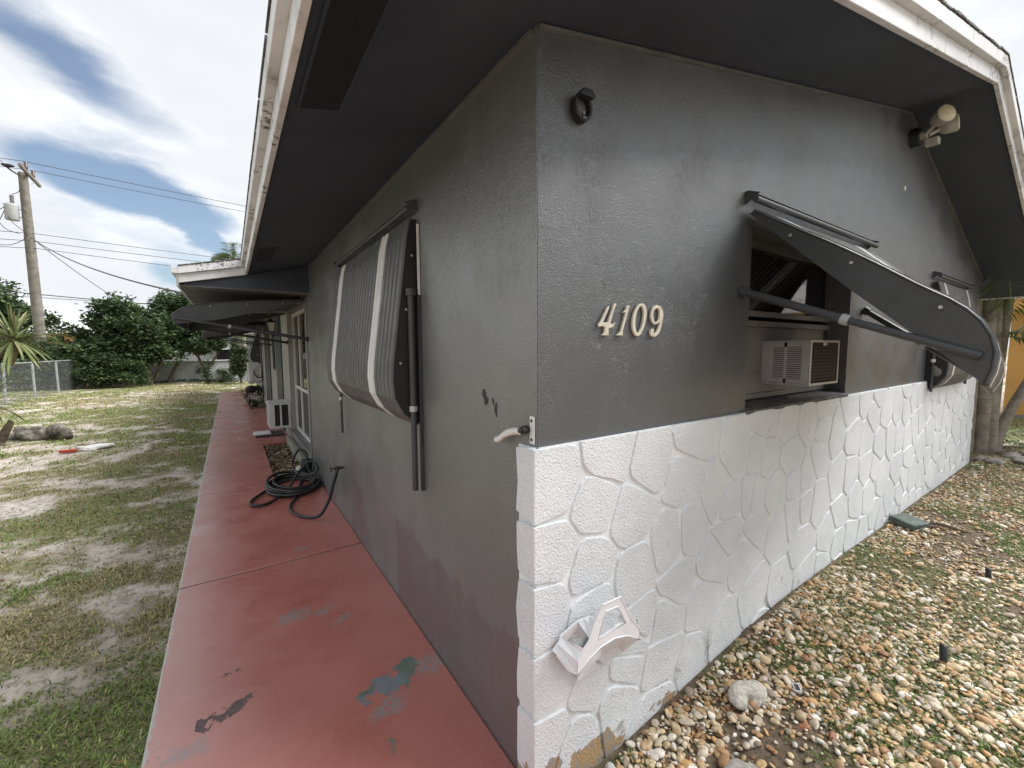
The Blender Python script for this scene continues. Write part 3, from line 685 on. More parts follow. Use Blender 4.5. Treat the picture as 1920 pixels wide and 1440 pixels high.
# ------------------------------------------------------------------ awnings
def resample(prof, n):
    P = [Vector((a, b, 0)) for a, b in prof]; P = catmull(P, 6); L = [0]
    for a, b in zip(P[:-1], P[1:]): L.append(L[-1]+(b-a).length)
    o = []
    for k in range(n):
        t = L[-1]*k/(n-1); i = min(len(L)-2, max(j for j in range(len(L)) if L[j] <= t+1e-9)); f_ = (t-L[i])/max(1e-9, L[i+1]-L[i]); q = P[i].lerp(P[i+1], min(1, f_)); o.append((q.x, q.y))
    return o
def awning(label, wall, a0, a1, prof, n, white, arms, back=None, group='aluminium window awnings', mats=None, npr=13, prof1=None, back1=None):
    """wall 'L': side wall (d along -X, width along Y); 'F': front wall (d along -Y, width along X)"""
    def P(a, d, z): return (-d, a, z) if wall == 'L' else (a, -d, z)
    zmin = min(p[1] for p in prof)
    A = thing('window_awning', label, 'awning', P((a0+a1)/2, 0, zmin), group)
    pr = resample(prof, npr); w = (a1-a0)/n; base = None
    nr = []
    for i in range(npr):
        p, q = pr[max(0, i-1)], pr[min(npr-1, i+1)]; dx, dz = q[0]-p[0], q[1]-p[1]; L = math.hypot(dx, dz); nr.append((-dz/L, dx/L))
    sg = 1 if nr[npr//3][0]*1+nr[npr//3][1] > 0 else -1
    mesh = {}
    prB = resample(prof1, npr) if prof1 else pr
    for k in range(n):
        m_ = M_WHITE if k in white else M_GREY
        if prof1:
            mb = MB(); cs = [(.02, 0), (.10, .009), (.68, .009), (.78, 0), (.98, 0)]; vs = []
            for i in range(npr):
                for u, h in cs:
                    f_ = (k+u)/n; d = pr[i][0]*(1-f_)+prB[i][0]*f_; z = pr[i][1]*(1-f_)+prB[i][1]*f_
                    vs.append(P(a0+(k+u)*w, d+nr[i][0]*h*sg, z+nr[i][1]*h*sg))
            c = len(cs); mb.add(vs, [(i*c+j, i*c+j+1, (i+1)*c+j+1, (i+1)*c+j) for i in range(npr-1) for j in range(c-1)])
            mk('slat', mb, m_, A); continue
        if m_.name not in mesh:
            mb = MB(); cs = [(.02, 0), (.10, .009), (.68, .009), (.78, 0), (.98, 0)]; vs = []
            for i, (d, z) in enumerate(pr):
                for u, h in cs: vs.append(P(u*w, d+nr[i][0]*h*sg, z+nr[i][1]*h*sg))
            c = len(cs); fs = [(i*c+j, i*c+j+1, (i+1)*c+j+1, (i+1)*c+j) for i in range(npr-1) for j in range(c-1)]
            mb.add(vs, fs); me = bpy.data.meshes.new('slat'); me.from_pydata(mb.v, [], mb.f); fixn(me); me.materials.append(m_); mesh[m_.name] = me
        o = link(bpy.data.objects.new('slat', mesh[m_.name]), A); o.location = Vector(P(a0+k*w, 0, 0))-A.location
    # end panels
    for a, s_ in ((a0, -1), (a1, 1)):
        pr_ = pr; pr = prB if s_ == 1 else pr_
        bk = (back1 if s_ == 1 and back1 else back) or [(.004, pr[-1][1]), (.004, pr[0][1])]
        poly = [P(a-.002*s_, d-.003*nr[i][0]*sg, z-.003*nr[i][1]*sg) for i, (d, z) in enumerate(pr)]+[P(a-.002*s_, d, z) for d, z in bk]
        po2 = [tuple(Vector(p)+Vector(P(.004*s_, 0, 0))) for p in poly]; k = len(poly)
        mb = MB(); mb.add(poly+po2, [tuple(range(k)), tuple(reversed(range(k, 2*k)))]+[(i, i+k, (i+1) % k+k, (i+1) % k) for i in range(k)])
        ep = mk('end_panel', mb, (mats or {}).get('end', M_CHAR), A)
        mk('rolled_edge', MB().tube([P(a+.002*s_, d, z) for d, z in pr], .0045, 5), M_CHAR, ep)
        for q in (2, 5, 8) if npr < 15 else (4, 9, 15):
            d, z = pr[q]; bd, bz = (d-.03*nr[q][0]*sg, z-.03*nr[q][1]*sg)
            mk('bolt', MB().disc(P(a+.004*s_, bd, bz), P(s_, 0, 0), .006, .005, 8), M_STEEL, ep)
        pr = pr_
    # head rail and wall flashing
    z0 = pr[0][1]
    mb = MB(); mb.tube([P(a0-.02, .045, z0+.042), P(a1+.02, .045, z0+.042)], .0135, 10); mk('head_rail', mb, M_CHAR, A)
    mb = MB(); q = [(.001, z0+.085), (.012, z0+.085), (.06, z0+.066), (.001, z0+.03)]
    for a in (a0-.02, a1+.012):
        mb.add([P(a, d, z) for d, z in q]+[P(a+.008, d, z) for d, z in q], [(0,1,2,3),(7,6,5,4),(0,4,5,1),(1,5,6,2),(2,6,7,3),(3,7,4,0)])
    mb.add([P(a0-.012, d, z) for d, z in ((.001, z0+.087), (.014, z0+.087), (.03, z0+.075))]+[P(a1+.012, d, z) for d, z in ((.001, z0+.087), (.014, z0+.087), (.03, z0+.075))], [(0,1,4,3),(1,2,5,4)])
    mk('wall_flashing', mb, M_CHAR, A)
    # bottom bar
    mb = MB(); d, z = pr[-1]; mb.tube([P(a0, d, z), P(a1, *prB[-1])], .008, 6); mk('bottom_bar', mb, M_CHAR, A)
    for (p0, p1, r0_, r1_, cut) in arms:
        p0, p1 = Vector(P(*p0)), Vector(P(*p1)); q = p0.lerp(p1, cut)
        ar = mk('support_arm', MB().tube([p0, q], r0_, 10), M_CHAR, A)
        mk('inner_tube', MB().tube([q, p1], r1_, 10), M_CHAR if cut < .9 else M_STEEL, ar)
        dr = (p1-p0).normalized(); mk('collar', MB().tube([q-dr*.012, q+dr*.014], r0_*1.25, 10), M_STEEL if cut > .5 else M_WFRAME, ar)
        mk('arm_bracket', MB().tube([p0-dr*.01, p0+dr*.022], r0_*1.5, 8), M_CHAR, ar)
    return A
PC = [(.030,2.050),(.045,2.00),(.085,1.70),(.118,1.45),(.132,1.33),(.122,1.21),(.075,1.135),(.022,1.092)]
awning('closed ribbed awning with two white stripes on the side wall near the corner', 'L', .925, 2.50, PC, 26, {5, 6, 21, 22}, [
    ((.905, .045, 1.717), (.905, .045, .772), .0165, .0145, .58), ((2.505, .04, 1.60), (2.505, .04, .785), .012, .010, .66)], mats={'end': M_BLK})
A1 = [o for o in bpy.data.objects if o.name.startswith('window_awning')][0]
mk('track', MB().box(-.018, -.006, .888, .906, .765, 1.70), M_CHAR, A1); mk('track', MB().box(-.016, -.006, .884, .892, 1.70, 2.02), M_WFRAME, A1, label='bare pale strip of the track')
PO = [(.030,2.038),(.16,1.950),(.32,1.842),(.454,1.745),(.57,1.655),(.672,1.580),(.732,1.505),(.754,1.420),(.738,1.335)]
chord = [(.60,1.465),(.40,1.648),(.07,1.972),(.012,2.03)]
def sag(P_, deg): c_, s_ = math.cos(R(deg)), math.sin(R(deg)); return [(.03+(a-.03)*c_+(b-2.038)*s_, 2.038-(a-.03)*s_+(b-2.038)*c_) for a, b in P_]
PO1, CH1 = sag(PO, 12), [(max(.004, a), b) for a, b in sag(chord, 12)]
awning('propped open charcoal awning over the front window with the air conditioner', 'F', 1.150, 2.62, PO, 24, {3, 4, 19, 20}, [
    ((1.124, .012, 1.693), (1.138, .726, 1.420), .0165, .0135, .52), ((2.632, .012, 1.683), (2.632, .565, 1.255), .0165, .0135, .52)], back=chord, prof1=PO1, back1=CH1, npr=22)
PC2 = [(a, 2.0-(2.05-b)*.955) for a, b in PC]
A3 = awning('closed ribbed awning on the front wall farthest from the corner', 'F', 4.24, 5.52, PC2, 22, {3, 18}, [
    ((4.215, .045, 1.60), (4.215, .045, 1.065), .013, .011, .5), ((5.54, .045, 1.60), (5.54, .045, 1.065), .013, .011, .5)], mats={'end': M_BLK})
m = MB()
mk('bare_patch', MB().blob((4.2345, -.062, 1.245), (.0012, .035, .045), 5, .35), M_PLY, A3)
m = MB()
POL = [(.030,2.000),(.30,1.985),(.62,1.955),(.92,1.915),(1.10,1.872),(1.19,1.812),(1.215,1.755),(1.185,1.705)]
ch2 = [(.85,1.755),(.40,1.872),(.07,1.975),(.012,1.985)]
AL = awning('propped open charcoal awning over the tall white window under the porch', 'L', 4.27, 6.30, POL, 30, {4, 5, 25}, [
    ((4.255, .012, 1.566), (4.245, 1.19, 1.765), .0175, .0145, .62), ((6.325, .012, 1.556), (6.325, 1.19, 1.765), .0175, .0145, .62)], back=ch2)
for k, d in enumerate((.25, .50, .78, 1.02)):
    zz = np.interp(d, [p[0] for p in POL], [p[1] for p in POL])-.012
    mk('cross_brace', MB().obox((-d, 5.285, zz-.01), (.009, 0, 0), (0, 1.0, 0), (0, 0, .005)), M_GREY, AL)
AL2 = awning('second propped open awning farther along the porch wall', 'L', 9.4, 11.6, [(a, b-.02) for a, b in POL], 20, {3, 16}, [
    ((9.38, .012, 1.55), (9.38, 1.19, 1.745), .014, .012, .62), ((11.62, .012, 1.55), (11.62, 1.19, 1.745), .014, .012, .62)], back=[(a, b-.02) for a, b in ch2])
PC3 = [(.030,2.0),(.10,1.80),(.19,1.55),(.255,1.32),(.26,1.22),(.20,1.10),(.06,1.03)]
awning('closed awning with pale edge at the far end of the porch wall', 'L', 13.9, 15.3, PC3, 18, {0, 1}, [((13.88,.045,1.6),(13.88,.045,1.0),.012,.01,.5)])

# ------------------------------------------------------------------ house number, each digit by itself
def dg(pts): return [((1060+a/8, 540+b/8)) for a, b in pts]
def px2front(px, py, yy=0.):
    d = fw*F+rr*(px-960)+uu*(720-py); t = (yy-CAM.y)/d.y; p = CAM+d*t; return (p.x, p.z)
DIG = {
 'four': ([[(645,265),(590,285),(500,480),(455,550),(470,592),(530,577),(558,602),(545,670),(510,700),(512,720),(620,720),(618,612),(680,597),(727,520),(715,513),(675,545),(645,522),(665,450),(738,228),(690,235),(600,510),(535,517)]], 'digit four'),
 'one': ([[(880,262),(935,265),(930,290),(830,640),(828,720),(735,720),(735,700),(790,650),(865,375),(830,385),(832,360),(870,320)]], 'digit one'),
 'zero': ([[(1100,230),(1150,240),(1185,320),(1185,430),(1150,590),(1090,710),(1040,728),(1000,700),(970,600),(968,480),(1000,350),(1050,260)], [(1108,285),(1130,330),(1135,420),(1110,560),(1070,650),(1045,668),(1022,610),(1018,500),(1037,380),(1080,295)]], 'digit zero'),
 'nine': ([[(1345,255),(1400,285),(1434,370),(1430,470),(1390,640),(1330,725),(1280,740),(1243,715),(1238,650),(1265,608),(1297,620),(1290,668),(1312,672),(1345,630),(1366,560),(1372,525),(1320,557),(1272,530),(1243,440),(1258,330),(1298,272)], [(1342,308),(1370,345),(1372,430),(1345,500),(1312,505),(1287,440),(1296,350)]], 'digit nine')}
for nm, (loops, dl) in DIG.items():
    L = [[px2front(*p) for p in catmull2] for catmull2 in [[(q.x, q.y) for q in catmull([Vector((a, b, 0)) for a, b in dg(lp)+dg(lp)[:1]], 3)[:-1]] if nm in ('zero', 'nine') else dg(lp) for lp in loops]]
    mb = curve_plate('number', L, M_IVORY, .006, .0016, lambda u, v, w: (u, -.007+w, v), off=-.0030)
    solo('house_number', mb, M_IVORY, 'cream raised metal %s of the house number on the dark front wall' % dl, 'house number', group='house number digits')

# ------------------------------------------------------------------ black round holder high on the front wall
cx, cz = .153, 2.163
K = thing('doorbell_mount', 'empty black plastic holder with hood high on the front wall by the corner', 'holder', (cx, 0, cz-.05))
ring = [(cx+.034*math.cos(a), cz+.040*math.sin(a)) for a in np.linspace(0, 2*math.pi, 17)[:-1]]
rin = [(cx+(p[0]-cx)*.78, cz+(p[1]-cz)*.78) for p in ring]
mb = curve_plate('rim', [ring, rin], M_BLK, .020, .001, lambda u, v, w: (u, -.015+w, v)); mk('rim', mb, M_BLK, K)
bp = mk('back_plate', curve_plate('bp', [rin], M_GREY, .004, 0, lambda u, v, w: (u, -.006+w, v)), M_GREY, K)
mk('screw', MB().disc((cx+.012, -.009, cz-.008), (0,-1,0), .0045, .004, 10), M_STEEL, bp)
mk('slot', MB().disc((cx-.013, -.0086, cz+.004), (0,-1,0), .0045, .001, 10), M_DARK, bp); mk('slot', MB().box(cx-.009, cx+.009, -.0095, -.0086, cz-.024, cz-.020), M_DARK, bp)
mk('clip', MB().box(cx-.006, cx+.006, -.030, -.012, cz-.036, cz-.029), M_GREY, K)
mb = MB(); mb.prism([(cx-.030,cz+.026),(cx-.016,cz+.041),(cx+.016,cz+.044),(cx+.032,cz+.028),(cx+.026,cz+.022),(cx-.026,cz+.020)], 1, -.044, -.020); mk('hood', mb, M_BLK, K, .003)

# ------------------------------------------------------------------ twin floodlight under the gable
LX, LZ = 3.36, 2.93
L_ = thing('floodlight', 'twin-head security floodlight with sensor under the gable peak', 'floodlight', (LX, 0, LZ-.1))
mk('wall_box', MB().disc((LX, -.001, LZ), (0,-1,0), .062, .05, 14), M_BLK, L_)
ARM = simple('weathered_ivory_plastic', (.36,.34,.30), .5, .12, 12)
mb = MB(); mb.tube([(LX,-.05,LZ), (LX,-.085,LZ)], .03, 10); mk('body', mb, ARM, L_)
for hx, az in ((-.075, -38), (.085, 10)):
    hd = Vector((math.sin(R(az)), -math.cos(R(az)), .12)).normalized()
    b0 = Vector((LX+hx*.3, -.085, LZ)); b1 = Vector((LX+hx*1.0, -.14, LZ+.045))
    arm = mk('lamp_arm', MB().tube([b0, b0.lerp(b1,.5)+Vector((0,-.01,.0)), b1], .013, 8), ARM, L_)
    h0 = b1-hd*.02
    lamp = mk('lamp_head', MB().tube([h0, h0+hd*.03, h0+hd*.08, h0+hd*.095], [.028, .052, .058, .058], 18), ARM, L_)
    mk('lens', MB().tube([h0+hd*.0955, h0+hd*.101, h0+hd*.104], [.054, .046, .02], 18), simple('amber_lens', (.60,.54,.36), .3, .08, 10), lamp)
mk('sensor', MB().obox((LX-.03,-.12,LZ-.075), (.03,0,0), (0,.035,0), (0,0,.022)), ARM, L_, .005)
solo('cable_cap', MB().disc((3.29,0,2.575), (0,-1,0), .018, .006, 12), M_WHITE, 'small white plastic cap on the front wall below the floodlight', 'cap', loc=(3.29,0,2.557))

# ------------------------------------------------------------------ window air conditioner (front window)
ax0, ax1, ay0, az0, az1 = 1.556, 1.90, -.12, 1.262, 1.484
AC = thing('air_conditioner', 'dirty off-white air conditioner jutting from the front window', 'air conditioner', ((ax0+ax1)/2, 0, az0))
AC['group'] = 'window air conditioners'
m = MB(); t_ = .010
m.box(ax0+t_, ax1, ay0+.012, .099, az0+t_, az1-t_); mk('core', m, M_FIN, AC)
m = MB(); m.box(ax0, ax1+.004, ay0, .0995, az1-t_+.0005, az1); m.box(ax0, ax1+.004, ay0, .0995, az0, az0+t_-.0005); mk('casing', m, M_AC, AC, .003)
m = MB()        # slotted side: stiles and separate louvres
for a, b in ((ay0, ay0+.035), (-.018, -.006), (.045, .0995)): m.box(ax0, ax0+t_-.001, a, b, az0+t_, az1-t_)
m.box(ax0, ax0+t_-.001, ay0+.035, .045, az1-.032, az1-t_); m.box(ax0, ax0+t_-.001, ay0+.035, .045, az0+t_, az0+.030); mk('side_panel', m, M_AC, AC)
nl = 15; zz = np.linspace(az0+.036, az1-.038, nl)
for a, b in ((ay0+.0352, -.0182), (-.0058, .0448)):
    for z in zz: mk('louvre', MB().box(ax0+.0012, ax0+.006, a, b, z-.0032, z+.0032), M_AC, AC)
m = MB()        # open rear frame with the coil behind it
m.box(ax0, ax0+.012, ay0-.004, ay0-.0005, az0, az1); m.box(ax1-.008, ax1+.004, ay0-.004, ay0-.0005, az0, az1)
m.box(ax0+.012, ax1-.008, ay0-.004, ay0-.0005, az1-.010, az1); m.box(ax0+.012, ax1-.008, ay0-.004, ay0-.0005, az0, az0+.012); m.box(1.70, 1.74, ay0-.005, ay0-.001, az1-.026, az1-.0105)
mk('rear_frame', m, M_ACW, AC, .002)
for k in range(12):
    z = az0+.022+k*.0165; mk('coil_tube', MB().box(ax0+.013, ax1-.009, ay0+.004, ay0+.008, z, z+.003), simple('coil', (.10,.095,.09), .5, .2, 40), AC)

# ------------------------------------------------------------------ white sheet-metal hose hanger on the stone base
def hz(X_, Y_, yy): x, z = px2front(1020+X_/7.58, 1100+Y_/7.58, yy); return (x, z)
HH = thing('hose_hanger', 'white painted sheet-metal hose hanger hanging loose on the stone base', 'hose hanger', (.2, -.03, .33))
M_HANG = simple('white_hanger_paint', (.68,.69,.71), .35, .05, 14, dirt=(.52,.52,.52))
YB_, YF_ = -.034, -.145
fr_out = [(830,255),(1080,140),(1240,470),(1350,580),(1342,745),(1180,690),(1000,725),(800,850),(640,1010),(470,1255),(468,1050),(640,760),(700,560)]
fr_in = [(868,345),(1040,275),(1150,500),(760,735)]
mk('front_plate', curve_plate('fp', [[hz(a, b, YF_) for a, b in fr_out], [hz(a, b, YF_) for a, b in fr_in]], M_HANG, .004, .0006, lambda u, v, w: (u, YF_+w, v)), M_HANG, HH)
def rimtube(lp, yy, nm): 
    q = [Vector((hz(a, b, yy)[0], yy-.002, hz(a, b, yy)[1])) for a, b in lp]; return mk(nm, MB().tube(q+[q[0]], .0028, 5), M_HANG, HH)
rimtube(fr_out, YF_, 'rolled_edge'); rimtube(fr_in, YF_, 'rolled_edge')
bk = [(480,1260),(330,1190),(180,1000),(230,700),(470,490),(640,420),(800,470),(1040,640),(1110,760),(1115,940),(850,1090),(760,1030),(720,1060),(790,1130),(470,1335)]
bk_in = [(330,760),(500,560),(700,700),(560,880)]
mk('back_plate', curve_plate('bk', [[hz(a, b, YB_-.004) for a, b in bk], [hz(a, b, YB_-.004) for a, b in bk_in]], M_HANG, .004, .0005, lambda u, v, w: (u, YB_-.004+w, v)), M_HANG, HH)
def strip(pts_f, pts_b, nm):
    m = MB(); a = [Vector((hz(p[0], p[1], YF_)[0], YF_+.002, hz(p[0], p[1], YF_)[1])) for p in pts_f]; b = [Vector((hz(p[0], p[1], YB_)[0], YB_-.006, hz(p[0], p[1], YB_)[1])) for p in pts_b]
    n = len(a); m.add(a+b, [(i, i+1, n+i+1, n+i) for i in range(n-1)]); o = mk(nm, m, M_HANG, HH); s_ = o.modifiers.new('t', 'SOLIDIFY'); s_.thickness = .003; return o
strip([(470,1255),(468,1050),(520,930)], [(100,890),(160,790),(235,705)], 'saddle_plate')
strip([(650,740),(720,590),(740,470)], [(470,495),(540,440),(625,408)], 'saddle_plate')
strip([(800,850),(1000,725),(1180,692),(1342,745)], [(800,950),(960,850),(1060,820),(1115,900)], 'saddle_plate')
mk('flange', MB().box(.14, .43, -.040, -.0365, .40, .43), M_HANG, HH)

# ------------------------------------------------------------------ gate latch on the side wall corner
GL = thing('gate_latch', 'white rusty gate latch with lever on the corner of the side wall', 'latch', (-.01, .03, 1.16))
m = MB(); m.box(-.009, -.0035, .006, .030, 1.160, 1.246); mk('strike_plate', m, M_WHITE, GL, .003)
for z in (1.174, 1.232): mk('screw', MB().disc((-.0092, .018, z), (-1,0,0), .0048, .0015, 10), M_BRASS, GL)
m = MB(); m.tube([(-.009,.036,1.203),(-.034,.036,1.203)], .013, 6); m.tube([(-.034,.036,1.203),(-.044,.036,1.203)], .007, 8); mk('bolt', m, M_BRASS, GL)
mb = MB(); pp = catmull([(-.030,.045,1.197),(-.034,.085,1.192),(-.034,.13,1.176),(-.032,.17,1.153),(-.030,.196,1.146)], 5)
vs = []
for i, p in enumerate(pp):
    w_ = .011+.004*math.sin(math.pi*i/(len(pp)-1)); vs += [p+Vector((0,-.003,w_)), p+Vector((-.004,0,w_*.3)), p+Vector((-.004,0,-w_*.3)), p+Vector((0,.003,-w_)), p+Vector((.004,0,0))]
n = len(pp); mb.add(vs, [(i*5+j, i*5+(j+1) % 5, (i+1)*5+(j+1) % 5, (i+1)*5+j) for i in range(n-1) for j in range(5)]+[tuple(range(5)), tuple(range(n*5-5, n*5))[::-1]], True)
mk('lever', mb, M_WHITE, GL)
# broken plaster above the latch: small chipped scars in the wall
for (y, z, a, b, sd_) in ((.310,1.292,.012,.016,1),(.302,1.270,.009,.020,11),(.284,1.266,.005,.012,2),(.248,1.268,.008,.012,3),(.232,1.245,.009,.016,4),(.226,1.228,.006,.012,7)):
    mk('plaster_scar', MB().blob((-.0032, y, z), (.0022, a, b), sd_, .5), simple('dark_plaster', (.045,.044,.042), .9, .4, 70, bump=.004, bsc=90), H)

# ------------------------------------------------------------------ tap and hose on the side wall
SP = thing('outdoor_tap', 'small dark brass hose tap on the grey side wall', 'tap', (-.004, 2.69, .42))
m = MB(); m.tube([(-.004,2.69,.452),(-.075,2.69,.452)], .011, 8); m.tube([(-.035,2.69,.452),(-.060,2.69,.452)], .017, 8); mk('spout', m, M_BRASS, SP)
m = MB(); m.tube([(-.055,2.69,.452),(-.062,2.685,.415)], .015, 8); mk('outlet', m, M_BRASS, SP)
m = MB()
for k in range(6): a = k*math.pi/3; m.blob((-.105, 2.69+.020*math.cos(a), .452+.020*math.sin(a)), (.005,.009,.009), k, 0, 1)
m.tube([(-.075,2.69,.452),(-.108,2.69,.452)], .006, 6); mk('handle', m, M_BRASS, SP)
r_ = random.Random(5); pts = [(-.062,2.685,.41),(-.085,2.70,.33),(-.13,2.72,.17),(-.20,2.76,.05),(-.30,2.90,.018),(-.37,3.08,.018),(-.36,3.28,.018),(-.30,3.45,.020)]
for k in range(78):           # flat heap of loops
    a = 1.0+k*2*math.pi/13; lp = k/13; rr_ = .225+.022*math.sin(lp*2.3+.5)+.010*math.sin(a*2+lp)
    lift = .014+.019*max(0, lp-1.2)*(.8+.2*math.sin(a+lp))
    cx_, cy_ = -.275+.022*math.sin(lp*1.9), 3.86+.05*math.cos(lp*1.3)
    pts.append((min(-.022, cx_+rr_*.98*math.cos(a)), cy_+rr_*1.45*math.sin(a), lift))
pts += [(-.10,4.10,.16),(-.09,4.22,.27),(-.16,4.28,.30),(-.24,4.18,.18),(-.22,3.95,.13),(-.12,3.72,.14),(-.05,3.72,.21),(-.10,3.85,.26),(-.22,3.80,.17),(-.36,3.62,.05),(-.52,3.44,.018),(-.645,3.44,.018),(-.66,3.58,.018),(-.55,3.80,.018),(-.40,3.98,.030),(-.30,4.02,.05)]
solo('garden_hose', MB().tube(catmull(pts, 5), .0135, 8), M_RUBBER, 'black garden hose coiled in a heap on the red walkway', 'hose')
# edging stones along the house side of the bed, a pale rock and a dark pot by the hose
M_EDGE = simple('mossy_concrete', (.26,.27,.22), .9, .3, 16, bump=.006, bsc=40, dirt=(.10,.11,.08))
eb = None
for k in range(12):
    y0 = 4.52+k*.158; m = MB(); r_ = random.Random(k)
    prof = [(y0,-.07),(y0+.15,-.07),(y0+.15,.04),(y0+.122,.085),(y0+.105,.055),(y0+.09,.095),(y0+.06,.097),(y0+.045,.055),(y0+.028,.085),(y0,.04)]
    m.prism([(a, b+r_.uniform(-.004,.004)) for a, b in prof], 0, -.075+r_.uniform(-.008,.008), -.022)
    solo('edging_block', m, M_EDGE, 'grey-green scalloped concrete edging block between mulch bed and house wall', 'edging block', group='scalloped edging blocks', bevel=.006)
solo('rock', MB().blob((-.115,4.56,-.005), (.055,.07,.05), 4, .35), simple('pale_rock', (.50,.48,.43), .85, .2, 20, bump=.004), 'pale rounded rock in the mulch bed behind the hose', 'rock')
m = MB(); m.tube([(-.075,4.36,-.07),(-.075,4.36,.10),(-.075,4.36,.155),(-.075,4.36,.16),(-.075,4.36,.12)], [.05,.062,.068,.060,.055], 14); solo('plant_pot', m, M_BLK, 'small black pot against the wall behind the hose', 'pot')

# ------------------------------------------------------------------ things along the porch
A2 = thing('air_conditioner', 'white box air conditioner jutting low from the porch wall', 'air conditioner', (-.13, 6.7, .21), 'window air conditioners')
bx0, bx1, by0, by1, bz0, bz1 = -.285, -.002, 6.46, 6.98, .215, .612
mk('core', MB().box(bx0+.02, bx1, by0+.02, by1-.02, bz0+.02, bz1-.02), M_FIN, A2)
m = MB(); m.box(bx0-.012, bx1, by0-.012, by1+.012, bz1-.03, bz1); m.box(bx0-.012, bx1, by0-.012, by1+.012, bz0, bz0+.03)
for y in (by0-.010, by1-.02):
    for a, b in ((bx0-.01, bx0+.065), (-.148, -.122), (-.03, bx1)): m.box(a, b, y, y+.03, bz0+.03, bz1-.03)
for a, b in ((by0+.021, by0+.05), (6.70, 6.74), (by1-.05, by1-.021)): m.box(bx0-.01, bx0+.02, a, b, bz0+.03, bz1-.03)
mk('casing', m, M_ACW, A2, .003)
for k in range(13):
    z = bz0+.045+k*.025
    for a, b in ((bx0+.068, -.150), (-.120, -.032)): mk('louvre', MB().box(a, b, by0+.004, by0+.016, z, z+.006), M_FIN, A2)
DM = solo('doormat', MB().box(-.47, -.06, 6.98, 7.40, .003, .022), simple('charcoal_mat', (.035,.035,.036), .9, .25, 60, bump=.004, bsc=200), 'dark rubber doormat on the red walkway by the low air conditioner', 'doormat', bevel=.004)
m = MB(); m.box(-.50, -.24, 7.06, 7.36, .0235, .036); m.box(-.485, -.25, 7.07, 7.35, .0362, .046); solo('paper_box', m, simple('white_card', (.66,.62,.62), .7, .06, 20), 'flat white carton lying on the dark doormat', 'carton', bevel=.004)
# wall lantern
WL = thing('wall_lantern', 'black carriage lantern with frosted glass on the porch wall', 'wall lamp', (-.001, 7.55, 1.62))
m = MB(); m.box(-.03, -.0225, 7.50, 7.60, 1.68, 1.86); m.tube(catmull([(-.028,7.55,1.75),(-.07,7.55,1.70),(-.12,7.55,1.71),(-.13,7.55,1.76)], 4), .010, 6); mk('bracket', m, M_BLK, WL)
m = MB(); c = Vector((-.13,7.55,0))
def sq_(z, h): return [(c.x-h,c.y-h,z),(c.x+h,c.y-h,z),(c.x+h,c.y+h,z),(c.x-h,c.y+h,z)]
for i in range(4): m.tube([sq_(1.765,.042)[i], sq_(1.93,.066)[i]], .006, 5)
for z, h in ((1.765,.045), (1.93,.070)):
    q = sq_(z, h); 
    for i in range(4): m.tube([q[i], q[(i+1) % 4]], .007, 5)
m.add(sq_(1.93,.072)+[(c.x,c.y,2.00)], [(0,1,4),(1,2,4),(2,3,4),(3,0,4)]); mk('cage', m, M_BLK, WL)
m = MB(); a, b = sq_(1.77,.038), sq_(1.925,.060); m.add(a+b, [(0,1,5,4),(1,2,6,5),(2,3,7,6),(3,0,4,7)]); mk('glass', m, simple('frosted_glass', (.55,.53,.47), .4, .05, 5), WL)
# mini split condenser on a wall bracket
CN = thing('condenser_unit', 'white split air-conditioner condenser on a bracket with a black hose', 'condenser', (-.2, 12.55, .55), None)
m = MB(); m.box(-.375, -.115, 12.25, 12.95, .565, 1.10); mk('casing', m, M_ACW, CN, .02)
m = MB(); m.box(-.34, -.26, 12.232, 12.249, .60, .80); mk('service_cover', m, M_ACW, CN, .004); m = MB(); m.box(-.29, -.17, 12.205, 12.249, .93, .99); m.box(-.29, -.21, 12.20, 12.249, .87, .915); mk('valve_cover', m, M_ACW, CN, .006)
m = MB(); m.tube(catmull([(-.25,12.2,.885),(-.235,12.17,.80),(-.16,12.16,.70),(-.08,12.17,.72),(-.03,12.2,.85)], 5), .016, 7); mk('hose', m, M_RUBBER, CN)
m = MB(); m.box(-.38, -.002, 12.28, 12.32, .535, .562); m.box(-.38, -.002, 12.86, 12.90, .535, .562); mk('bracket', m, M_STEEL, CN)
